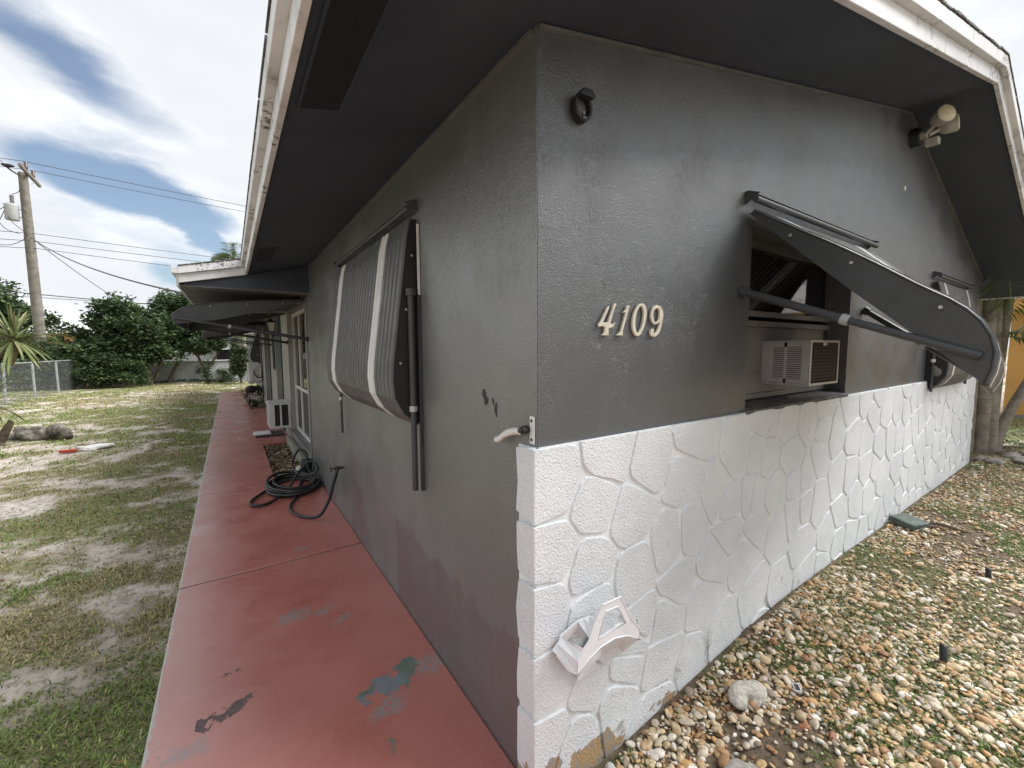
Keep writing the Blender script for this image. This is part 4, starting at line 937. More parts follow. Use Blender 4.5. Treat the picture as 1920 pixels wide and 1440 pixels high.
# small kettle grill, pots and plants in the far bed
GR = thing('kettle_grill', 'small black kettle grill on thin legs in the far bed', 'grill', (-.34, 12.1, 0))
m = MB(); m.tube([(-.33,12.1,.30),(-.33,12.1,.315),(-.33,12.1,.35),(-.33,12.1,.40),(-.33,12.1,.43),(-.33,12.1,.44)], [.03,.09,.125,.14,.142,.13], 18); mk('bowl', m, M_BLK, GR)
m = MB(); m.tube([(-.33,12.1,.442),(-.33,12.1,.47),(-.33,12.1,.50)], [.140,.115,.02], 18); mk('lid', m, M_BLK, GR)
for k in range(3):
    a = k*2.1+.4; mk('leg', MB().tube([(-.33+.06*math.cos(a),12.1+.06*math.sin(a),.32),(-.33+.13*math.cos(a),12.1+.13*math.sin(a),-.05)], .007, 6), M_STEEL, GR)
def leafy(name, label, cat, base, n, spread, h, L, cols, seed, pot=None, group=None, wd=.28, droop=.5):
    r_ = np.random.default_rng(seed); P = thing(name, label, cat, base, group)
    if pot: m = MB(); m.tube([(base[0],base[1],base[2]),(base[0],base[1],base[2]+pot[1])], [pot[0]*.75, pot[0]], 12); mk('pot', m, pot[2], P)
    top = base[2]+(pot[1] if pot else 0); V = []; C = []
    for k in range(n):
        az = r_.uniform(0, 6.28); el = r_.uniform(.3, 1.4); o_ = np.array([base[0]+r_.normal(0, spread), base[1]+r_.normal(0, spread), top+r_.uniform(0, h)])
        d = np.array([math.cos(az)*math.cos(el), math.sin(az)*math.cos(el), math.sin(el)*(1-droop*r_.random())]); l = L*r_.uniform(.6, 1.2); s_ = np.array([-math.sin(az), math.cos(az), r_.normal(0,.3)])*l*wd
        V += [o_, o_+d*l*.5+s_*.5, o_+d*l, o_+d*l*.5-s_*.5]; C += [np.array(cols[r_.integers(len(cols))])*r_.uniform(.7,1.2)]*4
    base_ = np.array(base); o = bigmesh('foliage', np.array(V)-base_, np.arange(len(V)).reshape(-1,4), M_LEAF, np.array(C)); o.parent = P; return P
GRN = [(.05,.085,.025),(.07,.11,.03),(.035,.06,.02)]
leafy('potted_plant', 'reddish-green potted plant beside the kettle grill', 'plant', (-.37,12.6,-.04), 160, .07, .22, .12, GRN+[(.20,.10,.05)], 3, (.09,.12,M_BLK), 'potted plants in the far bed')
leafy('potted_plant', 'broad-leaved yellow-green potted plant against the porch wall', 'plant', (-.13,12.9,-.04), 170, .06, .28, .14, GRN+[(.22,.18,.06)], 4, (.09,.13,M_WFRAME), 'potted plants in the far bed')
leafy('potted_plant', 'low dark potted plant at the front of the far bed', 'plant', (-.28,11.75,-.04), 120, .07, .10, .10, GRN, 5, (.08,.06,M_BLK), 'potted plants in the far bed')

# ------------------------------------------------------------------ gravel: pebbles
def ico(sub):
    bm = bmesh.new(); bmesh.ops.create_icosphere(bm, subdivisions=sub, radius=1); bm.verts.ensure_lookup_table()
    v = np.array([p.co[:] for p in bm.verts]); f = np.array([[q.index for q in x.verts] for x in bm.faces]); bm.free(); return v, f
IV1, IF1 = ico(1); IV2, IF2 = ico(2)
def lump(v, seed):
    r_ = np.random.default_rng(seed); o = np.ones(len(v))
    for _ in range(5):
        d = r_.normal(0, 1, 3); o += .07*np.sin(v@d*r_.uniform(1, 2.2)+r_.uniform(0, 6))
    w = v*o[:,None]; return w
PCOL = np.array([[.48,.335,.19],[.54,.43,.28],[.62,.54,.43],[.70,.66,.60],[.38,.22,.11],[.33,.275,.22],[.49,.30,.135],[.41,.345,.27],[.30,.14,.08]])
PW = np.array([.20,.20,.17,.12,.09,.09,.07,.05,.01]); PW = PW/PW.sum()
rg = np.random.default_rng(21)
def pebble_field():
    P = []
    sp = .0142
    gx_, gy_ = np.meshgrid(np.arange(.02, 7.2, sp), np.arange(-1.6, -.015, sp)); n = gx_.size
    x = gx_.ravel()+rg.uniform(-.5, .5, n)*sp; y = gy_.ravel()+rg.uniform(-.5, .5, n)*sp
    dens = fbm(x, y, 2.3, 41, 4); keep = (rg.random(n) < np.clip(.38+2.6*(dens-.38), .20, .93))*(in_gravel(x, y) > .5)*(y < -.045)
    keep &= rg.random(n) < np.where(x > 4.5, .6, .8)
    x, y = x[keep], y[keep]
    m_ = 13000; x2 = rg.uniform(.02, 7.2, m_); y2 = rg.uniform(-3.5, -1.6, m_); k2 = in_gravel(x2, y2) > .5      # the bed goes on beyond the frame
    return np.concatenate([x, x2[k2]]), np.concatenate([y, y2[k2]])
px_, py_ = pebble_field(); n = len(px_)
size = np.exp(rg.normal(math.log(.0082), .42, n)).clip(.004, .022)
asp = np.stack([rg.uniform(1.0, 1.5, n), rg.uniform(.75, 1.0, n), rg.uniform(.38, .66, n)], 1)*size[:,None]
pz_ = gravel_z(px_, py_)+asp[:,2]*rg.uniform(.0, .65, n)+rg.uniform(0, .007, n)
ang = rg.uniform(0, 6.28, n); tl = rg.normal(0, .28, (n, 2)); ci = rg.choice(len(PCOL), n, p=PW)
PCOL = PCOL*np.array([.86,.84,.80]); colr = PCOL[ci]*rg.uniform(.75, 1.2, (n, 1))
def eulmat(a, b, c):
    ca, sa, cb, sb_, cc, sc_ = np.cos(a), np.sin(a), np.cos(b), np.sin(b), np.cos(c), np.sin(c)
    Rz = np.stack([np.stack([cc,-sc_,0*cc],-1), np.stack([sc_,cc,0*cc],-1), np.stack([0*cc,0*cc,1+0*cc],-1)], -2)
    Ry = np.stack([np.stack([cb,0*cb,sb_],-1), np.stack([0*cb,1+0*cb,0*cb],-1), np.stack([-sb_,0*cb,cb],-1)], -2)
    Rx = np.stack([np.stack([1+0*ca,0*ca,0*ca],-1), np.stack([0*ca,ca,-sa],-1), np.stack([0*ca,sa,ca],-1)], -2)
    return Rz@Ry@Rx
RM = eulmat(tl[:,0], tl[:,1], ang)
# apparent size decides which 300 are things of their own
dx = np.stack([px_, py_, pz_], 1)-np.array(CAM); depth = dx@np.array(fw); u_ = (dx@np.array(rr))/depth*F; v_ = (dx@np.array(uu))/depth*F
vis = (depth > .1)*(np.abs(u_) < 960)*(np.abs(v_) < 715); app = np.where(vis, asp[:,0]*asp[:,1]/depth**2, 0); big = np.argsort(-app)[:300]
isbig = np.zeros(n, bool); isbig[big] = True
names = ['tan', 'buff', 'cream', 'white', 'brown', 'grey', 'orange', 'dull grey', 'russet']
shapes = {}
def pebmat(i):
    t = NT('pebble_'+names[i].replace(' ', '_')); c = t.mix(t.rng(t.noise(60, 5, .6), .3, .7), tuple(PCOL[i]*.72), tuple(np.minimum(.85, PCOL[i]*1.15)))
    oi = t.n('ShaderNodeObjectInfo'); hs = t.n('ShaderNodeHueSaturation'); t.l(c, hs.inputs['Color']); t.l(t.rng(oi.outputs['Random'], 0, 1, .75, 1.2, False), hs.inputs['Value'])
    return t.fin(hs.outputs[0], .6, 0, t.bump(t.noise(110, 4), .0015), .4)
for k in big:
    key = (ci[k], k % 4)
    if key not in shapes:
        me = bpy.data.meshes.new('pebble'); vv = lump(IV2, int(k % 4)+70); me.from_pydata(vv.tolist(), [], IF2.tolist()); me.polygons.foreach_set('use_smooth', [True]*len(IF2))
        mn = 'pebble_%d' % ci[k]
        if mn not in MATS: MATS[mn] = pebmat(ci[k])
        me.materials.append(MATS[mn]); shapes[key] = me
    o = link(bpy.data.objects.new('pebble', shapes[key])); o.location = (px_[k], py_[k], pz_[k]); o.scale = asp[k]; o.rotation_euler = (tl[k,0], tl[k,1], ang[k])
    nm_ = names[ci[k]]; tag(o, 'smooth %s river pebble lying loose in the gravel beside the white stone base' % nm_, 'pebble', 'loose %s pebbles in the gravel' % nm_)
far_ = (~isbig); near_ = far_*(depth < 2.6); rest = far_*(~near_)
def pebmesh(idx, IV, IF):
    Vs = []; Fs = []; Cs = []; o = 0; base = [lump(IV, 80+j) for j in range(6)]; sh = np.arange(len(idx)) % 6
    for j in range(6):
        q = idx[sh == j]
        if len(q) == 0: continue
        vv = np.einsum('nij,nvj->nvi', RM[q], base[j][None]*asp[q][:,None,:])+np.stack([px_[q], py_[q], pz_[q]], 1)[:,None,:]
        Vs.append(vv.reshape(-1, 3)); m_ = len(q); Fs.append((IF[None]+(np.arange(m_)*len(IV))[:,None,None]).reshape(-1, 3)+o); o += m_*len(IV); Cs.append(np.repeat(colr[q], len(IV), 0))
    return np.concatenate(Vs), np.concatenate(Fs), np.concatenate(Cs)
Va, Fa, Ca = pebmesh(np.where(near_)[0], IV2, IF2); Vb, Fb, Cb = pebmesh(np.where(rest)[0], IV1, IF1)
o = bigmesh('gravel', np.concatenate([Va, Vb]), np.concatenate([Fa, Fb+len(Va)]), M_PEB, np.concatenate([Ca, Cb]), smooth=True)
struct(o, 'stuff'); tag(o, 'tan and cream river gravel covering the strip along the stone base', 'gravel')

# ------------------------------------------------------------------ grass
def blades(x, y, z, L, W_, col, lean, r_):
    n = len(x); az = r_.uniform(0, 6.28, n); dirx, diry = np.cos(az), np.sin(az); sx, sy = -diry, dirx
    b = np.stack([x, y, z], 1); h = L*np.cos(lean); e_ = L*np.sin(lean)
    mid = b+np.stack([dirx*e_*.35, diry*e_*.35, h*.62], 1); tip = b+np.stack([dirx*e_, diry*e_, h*.9], 1); s_ = np.stack([sx*W_, sy*W_, 0*W_], 1)
    V = np.stack([b-s_, b+s_, mid+s_*.8, mid-s_*.8, tip], 1).reshape(-1, 3); i = np.arange(n)[:,None]*5
    T = np.concatenate([i+np.array([[0,1,2]]), i+np.array([[0,2,3]]), i+np.array([[3,2,4]])], 0)
    return V, T, np.repeat(col, 5, 0)
GC = np.array([[.185,.245,.065],[.25,.295,.085],[.14,.19,.052],[.33,.31,.14],[.37,.31,.18],[.17,.235,.075]])
rg2 = np.random.default_rng(9)
def lawn(x0, x1, y0, y1, n, L, W_, keepf):
    x = rg2.uniform(x0, x1, n); y = rg2.uniform(y0, y1, n); k = rg2.random(n) < keepf(x, y); x, y = x[k], y[k]; m_ = len(x)
    dry = fbm(x, y, .6, 55, 3)+.25*(fbm(x, y, 3, 57, 2)-.5); ci_ = np.where(rg2.random(m_) < sstep(.46, .62, dry)*.75+.08, rg2.choice([3,4,4], m_), rg2.choice([0,1,2,5], m_))
    c = GC[ci_]*rg2.uniform(.55, 1.55, (m_, 1)); s_ = rg2.uniform(.6, 1.3, m_)
    return blades(x, y, ground_z(x, y)-.004, L*s_, W_*rg2.uniform(.7, 1.2, m_), c, rg2.uniform(.5, 1.45, m_), rg2)
cv = lambda x, y: cover(x, y)*.85+.03
parts = [lawn(-3.2, -1.09, .0, 3.0, 90000, .034, .0032, cv), lawn(-5.5, -1.09, 3.0, 7.0, 60000, .034, .0044, cv), lawn(-7.5, -1.09, 7.0, 13.0, 50000, .042, .0075, cv), lawn(-9.5, .8, 13.0, 23.0, 36000, .05, .012, lambda x, y: cv(x, y)*np.where((x > -1.2)*(y < 16.6), 0, 1)),
         lawn(-12, -7.5, 8, 24, 9000, .07, .014, cv), lawn(-4.5, -1.09, -3, 0, 16000, .035, .004, cv)]
o_ = 0; Vs = []; Ts = []; Cs = []
for a, b, c in parts: Vs.append(a); Ts.append(b+o_); Cs.append(c); o_ += len(a)
o = bigmesh('grass', np.concatenate(Vs), np.concatenate(Ts), M_GRASS, np.concatenate(Cs)); struct(o, 'stuff'); tag(o, 'patchy green and straw-brown lawn grass growing in pale sand', 'grass')
gk = lambda x, y: in_gravel(x, y)*np.clip(sstep(.40, .54, fbm(x, y, 2.6, 61, 4))+.9*np.exp(-((y+.05)/.03)**2)*sstep(.60, .68, fbm(x, y*0, 3.2, 63, 2))+.03, 0, 1)
parts = [lawn(.05, 6.6, -1.6, -.04, 170000, .033, .0017, gk)]
o = bigmesh('weeds', parts[0][0], parts[0][1], M_GRASS, parts[0][2]*np.array([.62,.72,.6])); struct(o, 'stuff'); tag(o, 'short weeds sprouting in patches between the pebbles', 'weeds')
parts = [lawn(6.4, 12, -2.5, 3.0, 26000, .045, .006, lambda x, y: sstep(6.5, 7.4, x)*.9)]
o = bigmesh('grass', parts[0][0], parts[0][1], M_GRASS, parts[0][2]*1.1); struct(o, 'stuff'); tag(o, 'strip of green lawn before the orange house on the right', 'grass')
# fallen leaves, twigs
def litter(name, n, xr, yr, cols, seed, label, L0, zf):
    r_ = np.random.default_rng(seed); x = r_.uniform(*xr, n); y = r_.uniform(*yr, n); z = zf(x, y)+.012; az = r_.uniform(0, 6.28, n); L = L0*r_.uniform(.5, 1.3, n); w = L*r_.uniform(.15, .45, n)
    d = np.stack([np.cos(az), np.sin(az), r_.normal(0, .25, n)], 1)*L[:,None]; s_ = np.stack([-np.sin(az), np.cos(az), r_.normal(0, .3, n)], 1)*w[:,None]; p = np.stack([x, y, z], 1)
    V = np.stack([p-d, p+s_, p+d, p-s_], 1).reshape(-1, 3); c = np.array(cols)[r_.integers(0, len(cols), n)]*r_.uniform(.7, 1.3, (n, 1))
    o = bigmesh(name, V, np.arange(4*n).reshape(-1, 4), M_LEAF, np.repeat(c, 4, 0)); struct(o, 'stuff'); tag(o, label, 'leaves')
LC = [(.20,.09,.045),(.28,.14,.07),(.16,.06,.035),(.30,.22,.13)]
litter('fallen_leaves', 260, (.1, 6.5), (-1.5, -.06), LC, 5, 'small brown dead leaves scattered over the gravel', .015, gravel_z)
litter('fallen_leaves', 900, (-5, -1.12), (.0, 9), LC, 6, 'reddish dead leaves scattered over the sandy lawn', .018, yard_z)
litter('twigs', 800, (-6, -1.12), (.2, 14), [(.16,.12,.08),(.08,.06,.045)], 8, 'dark twigs and bits lying on the sandy lawn', .012, yard_z)

# ------------------------------------------------------------------ loose things in the gravel
def gz(x, y): return float(gravel_z(np.array([x]), np.array([y]))[0])
def rock(name, c, rad, seed, mat, label, cat='rock', amp=.35, group=None, flat=False):
    m = MB().blob((c[0], c[1], gz(c[0], c[1])+rad[2]*.55), rad, seed, amp, 3)
    if flat: m.sm = [False]*len(m.sm)
    return solo(name, m, mat, label, cat, group=group)
rock('concrete_chunk', (.90,-.205), (.075,.055,.030), 3, simple('rough_concrete', (.44,.41,.36), .9, .25, 60, bump=.008, bsc=90), 'broken lump of pale concrete lying in the gravel', 'concrete', .5)
rock('rock', (.262,-.085), (.030,.035,.030), 8, simple('chalky_stone', (.52,.52,.49), .9, .25, 40, bump=.004), 'chalky white broken stone at the foot of the corner', amp=.5, flat=True)
rock('rock', (.265,-.155), (.045,.062,.035), 9, simple('green_stone', (.17,.19,.165), .85, .3, 50, bump=.003), 'grey-green speckled stone near the corner of the house', amp=.35)
rock('rock', (.60,-.345), (.075,.06,.018), 14, simple('grey_stone', (.27,.255,.23), .85, .2, 40, bump=.003), 'flat grey stone in the gravel at the front', amp=.3)
rock('rock', (.37,-.30), (.035,.028,.026), 15, simple('quartz', (.62,.60,.56), .7, .15, 40), 'jagged white quartz stone in the near gravel', amp=.55, flat=True)
z0 = gz(3.44,-.13)
m = MB(); c = Vector((3.44,-.13,z0+.035)); m.obox(c, (.085,-.03,.0), (.02,.075,.012), (0,-.004,.022)); solo('paving_fragment', m, simple('green_slab', (.085,.105,.095), .8, .25, 22, bump=.006, dirt=(.30,.28,.22)), 'broken dark green paving slab lying in the gravel by the wall', 'paving slab', bevel=.008)
m = MB(); m.tube(catmull([(3.54,-.20,gz(3.54,-.2)+.028),(3.57,-.29,gz(3.5,-.3)+.032),(3.565,-.37,gz(3.5,-.4)+.022),(3.57,-.435,gz(3.5,-.4)+.018)], 4), [.010]*6+[.012]*5+[.006]*2, 6); solo('stick', m, M_BARK, 'bent brown strip of wood lying beyond the green slab', 'stick')
for (x, y, h, lb) in ((1.705,-.626,.085,'short black pipe stub standing in the near gravel'),(2.867,-.608,.06,'short black pipe stub standing farther off in the gravel')):
    z0 = gz(x, y); m = MB(); m.tube([(x,y,z0-.03),(x-.012,y+.006,z0+h),(x-.012,y+.006,z0+h),(x-.012,y+.006,z0+h-.02)], [.013,.013,.009,.009], 10); solo('pipe_stub', m, M_BLK, lb, 'pipe', group='black pipe stubs')
z0 = gz(1.069,-.321); BT = thing('wrapper', 'tiny silver packet lying on the pebbles', 'packet', (1.069,-.321,z0+.02))
m = MB(); m.obox((1.069,-.321,z0+.030), (.014,.012,.004), (-.008,.010,0), (0,0,.002)); mk('foil', m, M_STEEL, BT)
m = MB(); m.obox((1.069,-.321,z0+.0328), (.009,.008,.0027), (-.005,.006,0), (0,0,.0005)); mk('print', m, M_BLK, BT)
r_ = random.Random(4)
for k in range(15):
    x = 6.35+r_.uniform(0,1.0); y = -.06-k*.055+r_.uniform(-.03,.03)
    m = MB().blob((x,y,.115+r_.uniform(-.01,.02)), (r_.uniform(.09,.17), r_.uniform(.05,.10), r_.uniform(.025,.045)), k+40, .35, 2)
    solo('border_stone', m, simple('flat_field_stone', (.26,.24,.21), .85, .3, 12, bump=.006), 'flat brown-grey border stone at the far end of the gravel', 'stone', group='border stones at the palm clump')

# ------------------------------------------------------------------ yard things on the left
def strap_leaves(crowns, seed, cols):
    r_ = np.random.default_rng(seed); V = []; Fq_ = []; C = []
    for c, n, L, el0, el1 in crowns:
        c = np.array(c)
        for k in range(n):
            az = r_.uniform(0, 6.28); el = r_.uniform(el0, el1); l = L*r_.uniform(.75, 1.15); w = .019*r_.uniform(.8, 1.2); col = np.array(cols[r_.integers(len(cols))])*r_.uniform(.75, 1.25)
            d = np.array([math.cos(az)*math.cos(el), math.sin(az)*math.cos(el), math.sin(el)]); s_ = np.array([-math.sin(az), math.cos(az), 0]); p = c+d*.03; st = len(V); sg = 6; dr = r_.uniform(.05, .20)
            for i in range(sg+1):
                t = i/sg; ww = w*(math.sin(math.pi*min(1, .25+t*.75))**.6 if i < sg else .02); up = np.array([0,0,.006]); V += [p-s_*ww+up, p, p+s_*ww+up]; C += [col]*3
                d = d+np.array([0,0,-dr*(.5+t)]); d = d/np.linalg.norm(d); p = p+d*l/sg
            for i in range(sg):
                for j in (0, 1): a = st+i*3+j; Fq_.append((a, a+1, a+4, a+3))
    return np.array(V), np.array(Fq_), np.array(C)
YU = thing('yucca_plant', 'spiky two-headed yucca with strap leaves at the left edge of the yard', 'yucca', (-3.85, 9, -.02))
M_STRAP = tintmat('strap_leaf', .45, trans=.2)
V, Fq, C = strap_leaves([((-3.60,9,1.62), 95, .62, -.9, 1.45), ((-3.95,8.95,.62), 80, .60, -.7, 1.4)], 3, [(.13,.165,.055),(.17,.20,.075),(.09,.125,.04),(.24,.24,.12)])
o = bigmesh('leaves', V-np.array(YU.location), Fq, M_STRAP, C); o.parent = YU
mk('trunk', MB().tube(catmull([(-3.86,9.0,-.06),(-4.02,9,.35),(-4.12,9.02,.8),(-3.85,9.02,1.25),(-3.62,9,1.55)], 4), [.07]*5+[.06]*6+[.05]*6, 9), M_BARK, YU)
mk('stem', MB().tube([(-3.86,9,.02),(-3.78,8.98,.18),(-3.70,8.96,.34)], [.065,.055,.035], 9), M_BARK, YU)
mk('dead_skirt', MB().tube([(-3.66,9,1.22),(-3.63,9,1.4),(-3.61,9,1.6)], [.035,.06,.05], 8), simple('dead_leaf_skirt', (.25,.18,.10), .9, .3, 20), YU)
M_LIME = simple('weathered_limestone', (.19,.175,.15), .95, .6, 9, bump=.06, bsc=16, spec=.1, dirt=(.03,.028,.024))
for (c, rad, sd_, lb) in (((-3.22,9.05,.06),(.20,.15,.12),2,'dark pitted limestone rock beside the yucca, right of the pair'),((-3.52,9.25,.05),(.19,.16,.10),3,'pale pitted limestone rock at the foot of the yucca'),((-3.78,9.45,.05),(.10,.1,.09),5,'small limestone rock behind the yucca trunk')):
    solo('rock', MB().blob(c, rad, sd_, .6, 3), M_LIME, lb, 'rock')
TB = thing('litter_bag', 'crumpled white and red plastic bag lying on the sandy lawn', 'litter', (-2.7, 7.62, -.03))
m = MB().blob((-2.62,7.62,.0), (.15,.09,.035), 7, .8, 3); m.sm = [False]*len(m.sm); mk('white_plastic', m, simple('white_plastic', (.62,.61,.59), .5, .08, 20), TB)
mk('red_print', MB().obox((-2.77,7.55,-.005), (.095,-.012,0), (.004,.03,0), (0,-.006,.022)), simple('red_plastic', (.42,.06,.03), .5, .1, 20), TB, .01)
m = MB(); m.tube([(-1.83,7.14,-.03),(-1.83,7.14,.05),(-1.83,7.14,.055),(-1.83,7.14,.04)], [.055,.055,.048,.045], 14); solo('plastic_cup', m, simple('cream_plastic', (.50,.47,.36), .6, .1, 20), 'small cream plastic tub lying on the lawn', 'tub')
# ------------------------------------------------------------------ back boundary wall
BW = thing('block_wall', 'low white painted block wall closing the back of the yard', 'wall', (-3, 22.5, 0))
M_BW = simple('white_block_paint', (.50,.51,.52), .8, .14, 1.6, bump=.004, dirt=(.24,.23,.22))
x = -9.0; k = 0
while x < 7:
    mk('panel', MB().box(x+.006, x+1.594, 22.5, 22.62, -.1, .93), M_BW, BW); mk('pier', MB().box(x-.09, x+.005, 22.46, 22.66, -.1, .98) if k % 3 == 0 else MB().box(x-.004, x+.004, 22.507, 22.6, -.1, .92), M_BW if k % 3 else simple('grey_pier', (.20,.21,.22), .8, .2, 4), BW)
    x += 1.6; k += 1
mk('coping', MB().box(-9.1, 7, 22.45, 22.67, .932, .985), M_BW, BW, .01)
# ------------------------------------------------------------------ trees, hedges
def crown(name, clumps, n, L, cols, seed, parent, gap_=.0):
    r_ = np.random.default_rng(seed); w = np.array([c[1][0]*c[1][1]*c[1][2] for c in clumps])**.75; w /= w.sum(); ci_ = r_.choice(len(clumps), n, p=w)
    cc = np.array([c[0] for c in clumps])[ci_]; rd = np.array([c[1] for c in clumps])[ci_]
    d = r_.normal(0, 1, (n, 3)); d /= np.linalg.norm(d, axis=1)[:,None]; rad = r_.random(n)**.42*(1+.16*r_.normal(0, 1, n))
    p = cc+d*rd*rad[:,None]; cl_ = fbm(p[:,0]+p[:,2], p[:,1]*.7+p[:,2]*1.3, 2.2, seed, 3); keep = cl_ > .33+gap_*r_.random(n); p = p[keep]; d = d[keep]; ci2 = ci_[keep]; m_ = len(p)
    az = r_.uniform(0, 6.28, m_); ax = np.stack([np.cos(az), np.sin(az), r_.normal(-.15, .45, m_)], 1)+d*.5; ax /= np.linalg.norm(ax, axis=1)[:,None]
    s_ = np.cross(ax, r_.normal(0, 1, (m_, 3))+np.array([0,0,1.2])); s_ /= np.linalg.norm(s_, axis=1)[:,None]; l = L*r_.uniform(.6, 1.3, m_)[:,None]
    V = np.stack([p, p+ax*l*.5+s_*l*.24, p+ax*l, p+ax*l*.5-s_*l*.24], 1).reshape(-1, 3); tone = r_.uniform(.7, 1.25, len(clumps))[ci2]
    c = np.array(cols)[r_.integers(0, len(cols), m_)]*(tone*r_.uniform(.7, 1.3, m_))[:,None]
    o = bigmesh(name, V-np.array(org(parent)), np.arange(4*m_).reshape(-1, 4), M_LEAF, np.repeat(c, 4, 0)); o.parent = parent; return o
DG = [(.048,.084,.032),(.070,.112,.042),(.092,.132,.050),(.036,.064,.028)]; MG = [(.07,.105,.035),(.09,.125,.045),(.05,.085,.03)]
def tree(label, base, stems, clumps, n, L, cols, seed, cat='tree', name='tree', group=None, gap_=.06):
    T_ = thing(name, label, cat, base, group)
    for st in stems:
        pts = catmull(st[0], 4); m_ = len(pts); mk('trunk', MB().tube(pts, [st[1]+(st[2]-st[1])*i/(m_-1) for i in range(m_)], 8), M_BARK, T_)
    crown('crown', clumps, n, L, cols, seed, T_, gap_); return T_
def puff(c, R_, k, seed, zs_=.75):      # clump set filling an ellipsoid
    r_ = random.Random(seed); o = []
    for i in range(k):
        a = r_.uniform(0, 6.28); e_ = r_.uniform(-.7, 1.0); q = r_.uniform(.45, .95)
        o.append(((c[0]+R_[0]*q*math.cos(a)*math.cos(e_), c[1]+R_[1]*q*math.sin(a)*math.cos(e_), c[2]+R_[2]*q*math.sin(e_)), (R_[0]*r_.uniform(.28,.48), R_[1]*r_.uniform(.28,.48), R_[2]*r_.uniform(.25,.42)*zs_)))
    return o+[(c, (R_[0]*.6, R_[1]*.6, R_[2]*.6))]
tree('dense dark green tree left of centre before the white block wall', (-3.46,21.0,0), [([(-3.46,21,-.1),(-3.5,21,.6),(-3.75,21,1.4),(-3.9,21,2.4)],.10,.05), ([(-3.3,21,.3),(-3.1,21,.9),(-2.9,21,1.8)],.07,.04)], puff((-3.85,21,2.05),(1.45,1.1,1.5),22,1)+puff((-4.0,20.9,3.2),(.6,.5,.6),7,9)+puff((-4.4,20.9,1.2),(1.0,.8,.8),10,29), 24000, .15, DG, 11)
tree('tall dark tree behind the porch eave before the block wall', (-2.35,21.6,0), [([(-3.0,21.6,-.1),(-2.8,21.6,.5),(-2.4,21.6,1.4),(-2.2,21.6,2.6)],.08,.04)], puff((-2.45,21.7,2.3),(1.25,1.0,1.6),20,2)+puff((-1.95,21.6,3.6),(.65,.5,.8),8,10), 20000, .14, DG, 12)
tree('small vine-wrapped tree before the right part of the block wall', (-1.62,21.5,0), [([(-1.60,21.5,-.1),(-1.66,21.5,.5),(-1.85,21.5,1.0),(-2.0,21.5,1.6)],.075,.04),([(-1.66,21.5,.6),(-1.3,21.5,1.1),(-1.0,21.5,1.6)],.045,.03)], puff((-1.60,21.5,1.85),(1.15,.8,.75),16,3)+[((-1.62,21.45,.35),(.14,.14,.4))], 11000, .13, DG, 13)
tree('lighter green shrub in front of the dark trees near the chain-link fence', (-5.2,20.4,0), [([(-5.1,20.4,-.1),(-5.0,20.4,.8)],.05,.03)], puff((-4.95,20.4,.75),(.95,.7,.85),14,4)+puff((-5.35,20.5,1.35),(.5,.5,.6),8,14)+puff((-4.2,20.3,.65),(.9,.5,.7),10,15), 16000, .12, MG+DG[:2], 14, 'shrub', 'shrub')
tree('bushy pale shrub rising left of the dark trees', (-5.5,21.6,0), [([(-5.5,21.6,-.1),(-5.4,21.6,1.2)],.05,.03)], puff((-5.1,21.6,1.65),(1.05,.7,1.05),16,5), 11000, .13, MG, 15, 'shrub', 'shrub')
tree('hanging dark vine thicket at the end of the block wall by the house', (-.35,21.2,0), [([(-.4,21.2,-.1),(-.38,21.2,1.2)],.05,.03)], puff((-.30,21.2,1.05),(.50,.5,1.0),12,6), 6500, .11, DG+[(.10,.09,.05)], 16, 'shrub', 'vine_thicket', gap_=.1)
tree('large loose-limbed tree behind the utility pole at the left edge', (-9.0,27,0), [([(-9.2,27,-.1),(-9.1,27,2),(-8.9,27,3.6)],.16,.07)], puff((-9.1,27,3.1),(1.6,1.3,1.7),14,7)+puff((-7.8,27,2.2),(.6,.6,1.2),6,17)+puff((-9.9,27,4.0),(1.2,1,1.1),8,18), 13000, .19, DG, 17)
tree('low dark bush behind the chain-link fence', (-7.4,20.5,0), [([(-7.4,20.5,-.1),(-7.4,20.5,.6)],.04,.03)], puff((-7.0,20.8,.6),(1.2,.7,.8),12,8)+puff((-8.5,20.0,.6),(1.2,.7,.9),10,19)+puff((-6.3,21.6,.7),(.7,.6,.9),8,39), 15000, .13, DG, 18, 'shrub', 'shrub')
tree('distant hedge-like trees far behind the fence at the left', (-13,33,0), [([(-13,33,-.1),(-13,33,2)],.15,.1)], puff((-13,33,1.8),(3.0,1.2,1.9),14,20)+puff((-8,38,1.6),(3.0,1.2,1.6),10,21), 9000, .26, DG, 19)
tree('distant green trees closing the view behind the back wall', (3,34,0), [([(3,34,-.1),(3,34,2)],.15,.1)], puff((1,34,2.2),(4.0,1.2,2.2),14,22)+puff((-5,40,1.8),(3.0,1.2,1.8),10,23), 9000, .26, DG, 20)
tree('row of green bushes just beyond the back wall by the pole', (-6.6,23.6,0), [([(-6.6,23.6,-.1),(-6.6,23.6,1)],.06,.04)], puff((-6.3,23.6,1.2),(1.2,.6,.85),12,41)+puff((-8.2,23.8,1.2),(1.4,.6,1.0),12,42), 12000, .14, DG+MG[:1], 43, 'shrub', 'shrub')
# ivy over the wall
r_ = np.random.default_rng(33); cl_ = [((-1.9+.35*i+r_.normal(0,.1), 22.44, .55+.3*math.sin(i*1.7)), (.3,.03,.16)) for i in range(7)]+[((-3.6+.5*i, 22.40, .06), (.3,.05,.09)) for i in range(9)]
IV = thing('ivy', 'dark ivy trailing over the white block wall', 'ivy', (-1.5,22.45,0)); crown('foliage', cl_, 2600, .09, DG, 34, IV, .1)
